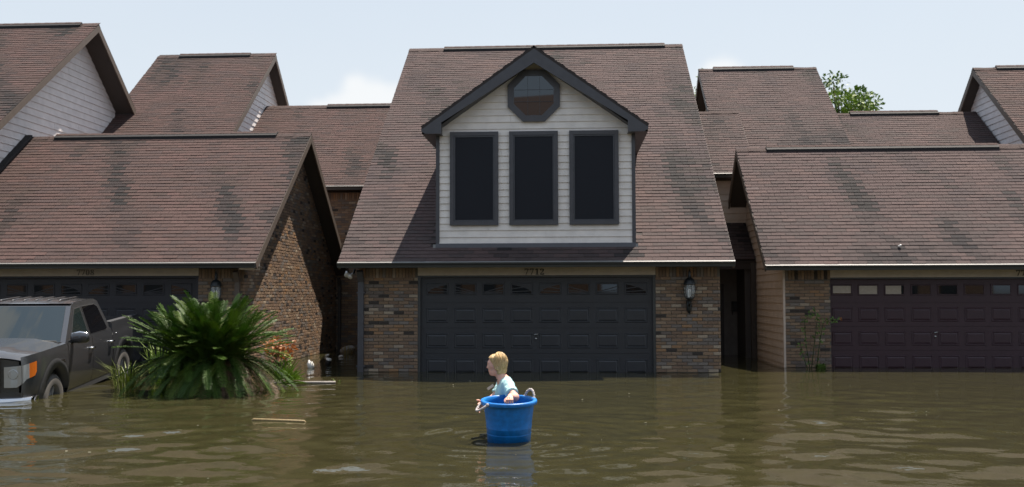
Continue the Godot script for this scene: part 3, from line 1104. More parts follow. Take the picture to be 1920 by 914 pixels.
	put("entry_door", ed.done(), M.dark_door, house)
	var po := G.new()
	po.span(Vector3(4.43, -0.5, -25.17), Vector3(4.553, 2.36, -25.05))
	put("post", po.done(), M.soffit, house)
	var ar := G.new()
	ar.span(Vector3(4.30, -0.5, -26.38), Vector3(4.553, 2.32, -25.18))
	put("side_panel", ar.done(), M.dark_door, house)

# ====================================================================== houses at the left
func make_left_houses():
	var h := thing("brick_house", "brick house at left whose sunlit gable wall faces the middle house, garage behind pickup", "house", Vector3.ZERO, "houses of the flooded row")
	var k := (5.58 - 2.265) / (24.335 - 20.05)
	var g := G.new()
	g.prism(PackedVector2Array([Vector2(-20.85, -0.9), Vector2(-20.85, 1.95), Vector2(-24.335, 5.35), Vector2(-28.55, 2.0), Vector2(-28.55, -0.9)]), Vector3(-13.55, 0, 0), Vector3(0, 0, 1), Vector3.UP, Vector3.RIGHT, 6.54)
	put("wall", g.done(), M.house_wall, h)
	var roof := gable_roof(h, -13.80, -6.47, 2.265, -20.05, 5.58, -24.335, 2.265, -28.62, "r", 0.33, M.brown_trim, -13.02, -7.33)
	shingle_slope(h, roof, -13.80, -6.47, 2.265, -20.05, 5.58, -24.335, "red", 211, -12.2, -6.0, 0.0)
	gutter(h, -13.60, -6.47, 2.265, -20.05, -20.5)
	var under := func(c, v):
		var z: float = -20.5 - c
		var y: float = 2.265 + k * (-20.05 - z) if z > -24.335 else 5.58 - k * (-24.335 - z)
		return v < y - 0.10 and c > 0.0 and c < 8.1
	brick_wall(h, "gable_wall", Vector3(-6.855, 0, -20.5), Vector3(0, 0, -1), Vector3.RIGHT, 8.1, 5.6, under, PackedVector2Array([Vector2(0, -0.5), Vector2(8.1, -0.5), Vector2(8.1, 2.30), Vector2(3.835, 5.48), Vector2(0, 2.48)]), 17, 260, false, func(c, v): return c < 3.1 and v > 0.45)
	brick_wall(h, "brick_pier", Vector3(-7.83, 0, -20.5), Vector3.RIGHT, Vector3(0, 0, 1), 0.985, 2.145, func(u, v): return v < 2.15 and u > 0.0 and u < 0.985, PackedVector2Array([Vector2(0, -0.5), Vector2(0.97, -0.5), Vector2(0.97, 2.155), Vector2(0, 2.155)]), 19, 140, true)
	var cn := G.new()
	cn.prism(PackedVector2Array([Vector2(-20.06, 2.24), Vector2(-20.49, 2.50), Vector2(-20.49, 2.115), Vector2(-20.06, 2.115)]), Vector3(-6.82, 0, 0), Vector3(0, 0, 1), Vector3.UP, Vector3.RIGHT, 0.30)
	put("eave_return", cn.done(), M.trim_tan, h)
	var tr := G.new()
	tr.span(Vector3(-13.5, 2.0, -20.62), Vector3(-7.83, 2.160, -20.492))
	put("header_board", tr.done(), M.trim_tan, h)
	var jb := G.new()
	jb.span(Vector3(-7.885, -0.4, -20.62), Vector3(-7.83, 2.0, -20.497))
	jb.span(Vector3(-12.76, 1.955, -20.62), Vector3(-7.885, 2.0, -20.50))
	jb.span(Vector3(-13.5, -0.4, -20.62), Vector3(-12.76, 2.0, -20.50))
	put("door_frame", jb.done(), M.door_left, h)
	garage_door(h, -12.76, -7.885, 1.955, -0.145, -20.58, M.door_left, true, 0)
	number_plate(h, "7708", Vector3(-10.42, 2.075, -20.488), 0.115, M.ink_brown)
	downspout(h, -6.98, 2.12, -0.4, -20.5, M.brown_trim, 0.10)
	downspout(h, -6.72, 2.10, -0.4, -28.56, M.soffit, 0.08)
	var fl := G.new()
	var L := Vector3(0, 5.58 - 2.265, -24.335 + 20.05)
	fl.box(Vector3(-13.72, 2.265, -20.05) + L * 0.5 + Vector3(0, 0.05, 0.03), Vector3(0.17, 0.06, L.length()), Basis(Vector3.RIGHT, atan2(L.y, -L.z)))
	put("valley_flashing", fl.done(), M.vent, h)
	# far left: the tall house with a grey clapboard gable
	var f := thing("clapboard_house", "tall house at left edge with grey lapped-board gable rising above the garage roof", "house", Vector3.ZERO, "houses of the flooded row")
	var kf := 0.755
	var fz := -20.04
	var fy := 9.17 - kf * (26.89 - 20.04)
	g = G.new()
	g.prism(PackedVector2Array([Vector2(-20.9, -0.9), Vector2(-20.9, 4.2), Vector2(-26.89, 8.85), Vector2(-29.0, 7.0), Vector2(-29.0, -0.9)]), Vector3(-19.0, 0, 0), Vector3(0, 0, 1), Vector3.UP, Vector3.RIGHT, 5.07)
	put("wall", g.done(), M.siding_grey, f)
	var fr := gable_roof(f, -18.5, -13.23, fy, fz, 9.17, -26.89, 7.20, -29.35, "r", 0.58, M.brown_trim, -17.5, -13.72)
	shingle_slope(f, fr, -18.5, -13.23, fy, fz, 9.17, -26.89, "red", 221, -16.5, -13.0, 2.6)
	lap_siding(f, "gable_siding", Vector3(-13.82, 0, -20.5), Vector3(0, 0, -1), Vector3.RIGHT, 2.75, 8.95, 0.182, func(v):
		var a: float = -20.5 - (fz - (v - fy + 0.10) / kf)
		var b: float = -20.5 - (-26.89 - (9.17 - 0.10 - v) / 0.80)
		return [maxf(a, 0.0), minf(b, 8.7)], M.siding_grey, M.siding_grey, 63)
	# the tall house behind, with the lower wing that runs behind the middle house
	var b := thing("clapboard_house", "tall steep-roofed house behind the left garage, with a lower brick wing to its right", "house", Vector3.ZERO, "houses of the flooded row")
	g = G.new()
	g.prism(PackedVector2Array([Vector2(-28.2, -0.9), Vector2(-28.2, 5.7), Vector2(-32.5, 9.3), Vector2(-34.7, 7.4), Vector2(-34.7, -0.9)]), Vector3(-13.8, 0, 0), Vector3(0, 0, 1), Vector3.UP, Vector3.RIGHT, 3.47)
	g.prism(PackedVector2Array([Vector2(-28.85, -0.9), Vector2(-28.85, 4.6), Vector2(-32.5, 7.6), Vector2(-36.0, 5.0), Vector2(-36.0, -0.9)]), Vector3(-10.2, 0, 0), Vector3(0, 0, 1), Vector3.UP, Vector3.RIGHT, 5.7)
	put("wall", g.done(), M.house_wall, b)
	var br := gable_roof(b, -13.92, -9.87, 5.42, -27.2, 9.62, -32.5, 7.55, -34.85, "lr", 0.37, M.brown_trim, -13.15, -10.72)
	shingle_slope(b, br, -13.92, -9.87, 5.42, -27.2, 9.62, -32.5, "red", 231, -14.5, -9.0, 0.9, null, 260)
	lap_siding(b, "gable_siding", Vector3(-10.24, 0, -27.2), Vector3(0, 0, -1), Vector3.RIGHT, 5.2, 9.40, 0.182, func(v):
		var a: float = (v - 5.42 + 0.10) / 0.7925
		var c: float = 5.3 + (9.62 - 0.10 - v) / 0.88
		return [maxf(a, 0.0), minf(c, 7.4)], M.siding_grey, M.siding_grey, 64)
	var wr := gable_roof(b, -10.20, -4.30, 4.73, -28.3, 7.84, -32.5, 4.73, -36.7, "", 0.3, M.brown_trim, -8.1, -4.9)
	shingle_slope(b, wr, -10.20, -4.30, 4.73, -28.3, 7.84, -32.5, "red", 241, -9.9, -4.4, 0.0, null, 260)
	gutter(b, -10.1, -4.30, 4.73, -28.3, -28.7)
	brick_wall(b, "wing_wall", Vector3(-8.50, 0, -28.7), Vector3.RIGHT, Vector3(0, 0, 1), 4.10, 4.57, func(u, v): return u > 0.0 and u < 4.10 and v < 4.6, PackedVector2Array([Vector2(0, -0.5), Vector2(4.10, -0.5), Vector2(4.10, 4.58), Vector2(0, 4.58)]), 23, 220, true, func(u, v): return v > 2.4 and u > 1.4 and u < 3.1)

# ====================================================================== houses at the right
func make_right_houses():
	var h := thing("brick_house", "house at right with dark maroon garage door and tan lapped boards on its left side", "house", Vector3.ZERO, "houses of the flooded row")
	var k := (5.20 - 2.207) / (25.13 - 21.5)
	var g := G.new()
	g.prism(PackedVector2Array([Vector2(-22.25, -0.9), Vector2(-22.25, 1.95), Vector2(-25.13, 4.95), Vector2(-26.6, 3.7), Vector2(-26.6, -0.9)]), Vector3(4.64, 0, 0), Vector3(0, 0, 1), Vector3.UP, Vector3.RIGHT, 7.7)
	put("wall", g.done(), M.house_wall, h)
	var roof := gable_roof(h, 4.115, 12.40, 2.207, -21.5, 5.20, -25.13, 3.86, -26.62, "l", 0.42, M.brown_trim, 4.86, 10.50)
	shingle_slope(h, roof, 4.115, 12.40, 2.207, -21.5, 5.20, -25.13, "grey", 311, 4.0, 10.1, 0.0)
	gutter(h, 4.115, 12.40, 2.207, -21.5, -21.95)
	lap_siding(h, "side_siding", Vector3(4.585, 0, -26.36), Vector3(0, 0, 1), Vector3.LEFT, -0.25, 5.0, 0.164, func(v):
		var zf: float = -21.5 - (v - 2.207 + 0.14) / k
		var zb: float = -25.13 - (5.20 - 0.12 - v) / 0.9
		return [maxf(zb + 26.36, 0.0), minf(zf + 26.36, 4.40)], M.siding_tan, M.siding_tan, 66, false)
	var cb := G.new()
	cb.span(Vector3(4.560, -0.4, -21.965), Vector3(4.605, 2.11, -21.925))
	put("corner_board", cb.done(), M.siding_tan, h)
	brick_wall(h, "brick_pier", Vector3(4.606, 0, -21.95), Vector3.RIGHT, Vector3(0, 0, 1), 0.962, 2.10, func(u, v): return v < 2.105 and u > 0.0 and u < 0.962, PackedVector2Array([Vector2(0, -0.5), Vector2(0.962, -0.5), Vector2(0.962, 2.11), Vector2(0, 2.11)]), 29, 150, true)
	brick_wall(h, "brick_pier", Vector3(10.14, 0, -21.95), Vector3.RIGHT, Vector3(0, 0, 1), 1.0, 2.05, func(u, v): return v < 2.06 and u > 0.0 and u < 1.0, PackedVector2Array([Vector2(0, -0.5), Vector2(1.0, -0.5), Vector2(1.0, 2.06), Vector2(0, 2.06)]), 37, 0, false)
	var tr := G.new()
	tr.span(Vector3(5.570, 1.940, -22.07), Vector3(10.14, 2.112, -21.942))
	put("header_board", tr.done(), M.trim_tan, h)
	var jb := G.new()
	jb.span(Vector3(5.570, 1.905, -22.07), Vector3(10.14, 1.938, -21.95))
	jb.span(Vector3(10.09, -0.4, -22.07), Vector3(10.138, 1.905, -21.95))
	put("door_frame", jb.done(), M.gutter, h)
	garage_door(h, 5.51, 10.09, 1.905, -0.145, -22.03, M.door_right, false, 3)
	number_plate(h, "77", Vector3(9.53, 2.02, -21.937), 0.125, M.ink)
	# the tall house behind, its side wings
	var b := thing("clapboard_house", "tall steep-roofed house behind the right garage, treetops showing beside its ridge", "house", Vector3.ZERO, "houses of the flooded row")
	g = G.new()
	g.prism(PackedVector2Array([Vector2(-27.6, -0.9), Vector2(-27.6, 5.0), Vector2(-31.8, 8.4), Vector2(-36.0, 5.0), Vector2(-36.0, -0.9)]), Vector3(4.40, 0, 0), Vector3(0, 0, 1), Vector3.UP, Vector3.RIGHT, 3.1)
	g.prism(PackedVector2Array([Vector2(-28.5, -0.9), Vector2(-28.5, 4.8), Vector2(-31.0, 6.8), Vector2(-33.5, 4.8), Vector2(-33.5, -0.9)]), Vector3(7.45, 0, 0), Vector3(0, 0, 1), Vector3.UP, Vector3.RIGHT, 4.8)
	g.prism(PackedVector2Array([Vector2(-26.55, -0.9), Vector2(-26.55, 4.6), Vector2(-28.9, 6.5), Vector2(-31.0, 5.0), Vector2(-31.0, -0.9)]), Vector3(3.0, 0, 0), Vector3(0, 0, 1), Vector3.UP, Vector3.RIGHT, 1.5)
	put("wall", g.done(), M.house_wall, b)
	var tr2 := gable_roof(b, 4.065, 7.76, 4.99, -27.14, 8.73, -31.8, 4.99, -36.5, "lr", 0.32, M.brown_trim, 4.52, 7.05)
	shingle_slope(b, tr2, 4.065, 7.76, 4.99, -27.14, 8.73, -31.8, "grey", 321, 4.0, 8.0, 0.7, null, 260)
	var cr := gable_roof(b, 7.45, 12.35, 4.95, -28.1, 7.10, -31.0, 4.95, -33.9, "", 0.3, M.brown_trim, 8.55, 11.2)
	shingle_slope(b, cr, 7.76, 12.35, 4.95, -28.1, 7.10, -31.0, "grey", 331, 7.0, 12.3, 0.5, null, 260)
	var sr := gable_roof(b, 3.15, 4.82, 4.73, -26.1, 6.83, -28.9, 4.73, -31.6, "r", 0.3, M.brown_trim, 1.0, 0.0)
	shingle_slope(b, sr, 3.15, 4.82, 4.73, -26.1, 6.83, -28.9, "grey", 341, 3.0, 5.0, 0.0, null, 160)
	gutter(b, 3.15, 4.84, 4.73, -26.1, -26.4)
	lap_siding(b, "front_siding", Vector3(2.99, 0, -26.43), Vector3.RIGHT, Vector3(0, 0, 1), 3.36, 4.58, 0.17, func(v): return [0.0, 1.62], M.siding_tan, M.siding_tan, 68, false)
	# far right: the grey clapboard gable
	var f := thing("clapboard_house", "house at right edge with grey lapped-board gable showing above the garage roof", "house", Vector3.ZERO, "houses of the flooded row")
	g = G.new()
	g.prism(PackedVector2Array([Vector2(-26.7, -0.9), Vector2(-26.7, 5.0), Vector2(-30.5, 8.05), Vector2(-32.0, 6.7), Vector2(-32.0, -0.9)]), Vector3(12.50, 0, 0), Vector3(0, 0, 1), Vector3.UP, Vector3.RIGHT, 5.4)
	put("wall", g.done(), M.siding_grey, f)
	var kf := 0.786
	var fr := gable_roof(f, 12.08, 18.0, 4.9, -26.12, 8.34, -30.5, 6.85, -32.2, "l", 0.34, M.brown_trim, 12.75, 17.0)
	shingle_slope(f, fr, 12.08, 18.0, 4.9, -26.12, 8.34, -30.5, "red", 351, 12.0, 15.0, 0.3, null, 200)
	lap_siding(f, "gable_siding", Vector3(12.42, 0, -32.4), Vector3(0, 0, 1), Vector3.LEFT, 4.2, 8.10, 0.182, func(v):
		var zf: float = -26.12 - (v - 4.9 + 0.12) / kf
		var zb: float = -30.5 - (8.34 - 0.12 - v) / 0.88
		return [maxf(zb + 32.4, 0.0), minf(zf + 32.4, 6.2)], M.siding_grey, M.siding_grey, 69)

# ====================================================================== across the street, seen only in the window panes
func make_opposite_side():
	var h := thing("brick_house", "house across the street mirrored in the octagon window", "house", Vector3.ZERO)
	h.basis = Basis(Vector3.UP, 0.42)                # it stands askew to the row
	h.position = Vector3(-1.5, 0, 15.0) - h.basis * Vector3(-1.0, 0, 15.0)
	var g := G.new()
	g.prism(PackedVector2Array([Vector2(15.4, -0.9), Vector2(15.4, 7.2), Vector2(19.5, 10.6), Vector2(24.0, 7.2), Vector2(24.0, -0.9)]), Vector3(-11.0, 0, 0), Vector3(0, 0, 1), Vector3.UP, Vector3.RIGHT, 9.7)
	put("wall", g.done(), brick_pal[0], h)
	var r := G.new()
	r.out_quad(Vector3(-11.3, 7.05, 15.0), Vector3(-1.0, 7.05, 15.0), Vector3(-1.0, 10.8, 19.5), Vector3(-11.3, 10.8, 19.5), Vector3(-6, 0, 19))
	r.out_quad(Vector3(-11.3, 7.05, 24.4), Vector3(-1.0, 7.05, 24.4), Vector3(-1.0, 10.8, 19.5), Vector3(-11.3, 10.8, 19.5), Vector3(-6, 0, 19))
	put("roof", r.done(), M.back_roof, h)
	for q in [[-38.0, 20.0, "long house across the street at the left, mirrored in the left garage panes"], [3.4, 21.0, "long house across the street at the right, mirrored in the right garage panes"]]:
		var n := thing("brick_house", q[2], "house", Vector3.ZERO)
		var a := G.new()
		a.prism(PackedVector2Array([Vector2(15.4, -0.9), Vector2(15.4, 5.6), Vector2(19.5, 8.8), Vector2(24.0, 5.6), Vector2(24.0, -0.9)]), Vector3(q[0], 0, 0), Vector3(0, 0, 1), Vector3.UP, Vector3.RIGHT, q[1])
		put("wall", a.done(), brick_pal[2], n)
		var b := G.new()
		b.out_quad(Vector3(q[0] - 0.3, 5.45, 15.0), Vector3(q[0] + q[1] + 0.3, 5.45, 15.0), Vector3(q[0] + q[1] + 0.3, 9.0, 19.5), Vector3(q[0] - 0.3, 9.0, 19.5), Vector3(q[0], 0, 19))
		b.out_quad(Vector3(q[0] - 0.3, 5.45, 24.4), Vector3(q[0] + q[1] + 0.3, 5.45, 24.4), Vector3(q[0] + q[1] + 0.3, 9.0, 19.5), Vector3(q[0] - 0.3, 9.0, 19.5), Vector3(q[0], 0, 19))
		put("roof", b.done(), M.back_roof, n)
		for i in 8:
			var w := G.new()
			w.span(Vector3(q[0] + 1.2 + i * 2.4, 0.9, 15.33), Vector3(q[0] + 2.3 + i * 2.4, 2.3, 15.42))
			put("window", w.done(), M.dark_pane, n)
	for i in 4:
		for s in 2:
			var w := G.new()
			w.span(Vector3(-10.2 + i * 2.3, 0.9 + s * 2.9, 15.33), Vector3(-9.0 + i * 2.3, 2.3 + s * 2.9, 15.42))
			put("window", w.done(), M.dark_pane, h)

func leaf_quad(g: G, p: Vector3, d: Vector3, n: Vector3, l: float, w: float):
	var s := d.cross(n).normalized() * w
	var m := p + d * l * 0.5 + n * l * 0.06
	g.tri(p, m - s, p + d * l)
	g.tri(p, p + d * l, m + s)

func rand_dir(r: RandomNumberGenerator) -> Vector3:
	var y := r.randf_range(-1, 1)
	var a := r.randf() * TAU
	var q := sqrt(1.0 - y * y)
	return Vector3(cos(a) * q, y, sin(a) * q)

func tree(label: String, at: Vector3, height: float, spread: float, sd: int, clumps: int, leaves: int, leaf: float):
	var t := thing("tree", label, "tree", at)
	var r := RandomNumberGenerator.new()
	r.seed = sd
	var w := G.new(true)
	var bole := height * 0.55
	w.tube([Vector3.ZERO, Vector3(0.1, bole * 0.5, 0), Vector3(-0.05, bole, 0.1), Vector3(0.1, height * 0.82, 0)], [0.30, 0.24, 0.18, 0.06], 9)
	var spots: Array = []
	for i in clumps:
		var a := r.randf() * TAU
		var q := sqrt(r.randf()) * spread
		var lift := height * 0.80 + (1.0 - pow(q / spread, 2.0)) * height * 0.17 - r.randf() * height * 0.22
		var p := Vector3(cos(a) * q, lift, sin(a) * q)
		spots.append(p)
		var b := Vector3(0, lerpf(bole * 0.8, height * 0.75, r.randf()), 0)
		w.tube([b, b.lerp(p, 0.55) + Vector3(0, 0.15, 0), p], [0.09, 0.055, 0.02], 6)
	put("trunk", w.done(true), M.bark, t)
	for half in 2:
		var g := G.new()
		for i in spots.size():
			if i % 2 != half:
				continue
			var rad := r.randf_range(0.35, 0.62)
			for j in leaves:
				var d := rand_dir(r)
				var p: Vector3 = spots[i] + d * rad * pow(r.randf(), 0.45) * Vector3(1.15, 0.8, 1.15)
				var dir := (d + rand_dir(r) * 0.8 + Vector3(0, -0.1, 0)).normalized()
				var nn := (Vector3.UP * 0.9 + rand_dir(r)).normalized()
				leaf_quad(g, p, dir, nn, leaf * r.randf_range(0.7, 1.3), leaf * 0.32)
		put("crown", g.done(), M.leaf_light if half == 0 else M.leaf, t)

func make_trees():
	tree("leafy tree rising behind the right roofs, open clumps against the sky", Vector3(12.05, -0.3, -45.0), 12.0, 1.75, 51, 34, 150, 0.17)
	tree("tree whose top leaves just peep over the right tall house's ridge", Vector3(6.6, -0.3, -46.0), 12.35, 2.0, 52, 30, 130, 0.17)
	tree("broad tree across the street mirrored in the garage door panes", Vector3(4.6, -0.3, 12.0), 9.0, 3.2, 53, 40, 70, 0.28)
	tree("second tree across the street, left of the other one", Vector3(-13.5, -0.3, 9.5), 9.5, 3.4, 54, 40, 70, 0.28)

# ====================================================================== lanterns, lamps on the walls
func lantern(label: String, at: Vector3):
	# back plate and scrolled tail, ribbed glass barrel, domed cap with finial
	var t := thing("wall_lantern", label, "wall lantern", at, "carriage lanterns beside the garage doors")
	var c := Vector3(0, 0, 0.15)
	var b := G.new(true)
	b.lathe([Vector2(0, 0.47), Vector2(0.010, 0.445), Vector2(0.022, 0.42), Vector2(0.030, 0.39), Vector2(0.016, 0.36), Vector2(0.035, 0.335), Vector2(0.026, 0.30), Vector2(0.050, 0.285), Vector2(0.085, 0.255), Vector2(0.108, 0.215), Vector2(0.118, 0.175), Vector2(0.124, 0.165), Vector2(0.120, 0.150), Vector2(0.0, 0.150)].map(func(v): return v) , c, 20)
	put("cap", b.done(true), M.black_metal, t)
	var gl := G.new(true)
	gl.lathe([Vector2(0.075, -0.115), Vector2(0.100, -0.06), Vector2(0.112, 0.02), Vector2(0.110, 0.09), Vector2(0.098, 0.15)], c, 20)
	put("glass", gl.done(true), M.glass, t)
	for i in 6:
		var a := TAU * i / 6.0 + 0.3
		var pts := []
		for q in [[0.078, -0.115], [0.104, -0.06], [0.116, 0.02], [0.114, 0.09], [0.102, 0.15]]:
			pts.append(c + Vector3(cos(a) * q[0], q[1], sin(a) * q[0]))
		var rb := G.new(true)
		rb.tube(pts, [0.007], 5)
		put("rib", rb.done(true), M.black_metal, t)
	var inner := G.new(true)
	for i in 3:
		var a := TAU * i / 3.0 + 0.5
		inner.lathe([Vector2(0.012, -0.10), Vector2(0.012, -0.02), Vector2(0.018, 0.02), Vector2(0.010, 0.06), Vector2(0.0, 0.075)], c + Vector3(cos(a) * 0.03, 0, sin(a) * 0.03), 8)
	put("candle_bulb", inner.done(true), M.white_part, t)
	var ft := G.new(true)
	ft.lathe([Vector2(0.0, -0.20), Vector2(0.030, -0.19), Vector2(0.045, -0.16), Vector2(0.080, -0.135), Vector2(0.086, -0.112), Vector2(0.0, -0.11)], c, 18)
	put("base", ft.done(true), M.black_metal, t)
	var ar := G.new(true)
	ar.tube([Vector3(0, -0.17, 0.15), Vector3(0, -0.23, 0.13), Vector3(0, -0.27, 0.08), Vector3(0, -0.25, 0.02)], [0.030, 0.028, 0.026, 0.026], 10)
	ar.tube([Vector3(0, -0.16, 0.03), Vector3(0, -0.26, 0.032), Vector3(0, -0.36, 0.028), Vector3(0, -0.425, 0.024)], [0.052, 0.056, 0.048, 0.024], 10)
	ar.tube([Vector3(0, -0.41, 0.024), Vector3(0.006, -0.435, 0.036), Vector3(0.012, -0.425, 0.05)], [0.020, 0.016, 0.010], 8)
	put("arm", ar.done(true), M.black_metal, t)

func make_wall_fixtures():
	lantern("black carriage lantern on the brick pier right of the middle garage door", Vector3(2.37, 1.63, -20.49))
	lantern("black carriage lantern on left brick pier, half behind the sago palm", Vector3(-7.40, 1.62, -20.49))
	# twin flood lamp under the eave at the left corner of the middle house
	var t := thing("flood_lamp", "white twin-head flood lamp under the eave corner beside the downspout", "flood lamp", Vector3(-4.64, 2.02, -20.62))
	var b := G.new(true)
	b.tube([Vector3(0.10, 0.10, 0), Vector3(0.08, 0.02, 0.02), Vector3(0.02, 0.0, 0.05)], [0.03, 0.02, 0.018], 8)
	put("bracket", b.done(true), M.black_metal, t)
	for s in [0, 1]:
		var g := G.new(true)
		var bs := Basis(Vector3(0, 0, 1), 0.5 - 1.0 * s) * Basis(Vector3.RIGHT, 2.2)
		g.lathe([Vector2(0.0, -0.06), Vector2(0.022, -0.055), Vector2(0.028, 0.0), Vector2(0.055, 0.06), Vector2(0.058, 0.075), Vector2(0.0, 0.07)], Vector3(-0.05 + 0.10 * s, 0.02 - 0.04 * s, 0.09), 14, bs)
		put("lamp_head", g.done(true), M.white_part, t)
	# the dark mail box on the entry wall, with its two hooks
	var m := thing("mail_box", "dark wall mail box with two hooks on the shaded entry wall", "mail box", Vector3(4.24, 1.235, -26.395))
	var g := G.new()
	g.span(Vector3(-0.085, -0.10, 0), Vector3(0.085, 0.13, 0.07))
	g.box(Vector3(0, 0.135, 0.04), Vector3(0.19, 0.02, 0.09), Basis(Vector3.RIGHT, 0.2))
	put("box", g.done(), M.ink, m)
	for s in [-1, 1]:
		var hk := G.new(true)
		hk.tube([Vector3(s * 0.068, -0.09, 0.03), Vector3(s * 0.068, -0.16, 0.03), Vector3(s * 0.068, -0.185, 0.055), Vector3(s * 0.068, -0.165, 0.075)], [0.009], 6)
		put("hook", hk.done(true), M.ink, m)

# ====================================================================== the pickup
func truck_half(y: float, z: float) -> float:
	# half width of the body at height y, station z (front axle at 0, nose to +z)
	var pts := [[0.36, 0.90], [0.46, 0.955], [0.62, 0.985], [0.86, 1.0], [1.02, 0.995], [1.14, 0.990], [1.24, 0.972], [1.40, 0.962]]
	var x: float = pts[0][1]
	for i in pts.size() - 1:
		if y >= pts[i][0]:
			x = lerpf(pts[i][1], pts[i + 1][1], clampf((y - pts[i][0]) / (pts[i + 1][0] - pts[i][0]), 0.0, 1.0))
	if z > 0.45:
		x -= 0.16 * pow((z - 0.45) / 0.5, 2.2)
	return x

func truck_belt(z: float) -> float:
	if z > -0.55:
		return lerpf(1.245, 1.225, clampf((z + 0.55) / 1.45, 0.0, 1.0)) - (0.03 * pow(maxf(z - 0.5, 0.0) / 0.42, 2.0))
	if z > -2.82:
		return lerpf(1.245, 1.270, clampf((-0.55 - z) / 2.2, 0.0, 1.0))
	return 1.375

func arch_low(z: float, low: float) -> float:
	for a in [0.0, -3.5]:
		var d := absf(z - a)
		if d < 0.53:
			return maxf(low, 0.41 + sqrt(0.2809 - d * d) * 0.98)
	return low

func truck_side(t: Node3D, called: String, za: float, zb: float, low: float, m: Material, s: float) -> MeshInstance3D:
	var g := G.new(true)
	var nz := int(absf(zb - za) / 0.045) + 2
	var ny := 9
	for i in nz:
		for j in ny:
			var q := []
			for c in [[i, j], [i + 1, j], [i + 1, j + 1], [i, j + 1]]:
				var z := lerpf(za, zb, float(c[0]) / nz)
				var top := truck_belt(z if absf(z + 2.82) > 0.02 else za * 0.5 + zb * 0.5)
				var y := lerpf(arch_low(z, low), top, float(c[1]) / ny)
				q.append(Vector3(s * truck_half(y, z), y, z))
			g.out_quad(q[0], q[1], q[2], q[3], Vector3(0, q[0].y, q[0].z))
	return put(called, g.done(true), m, t)

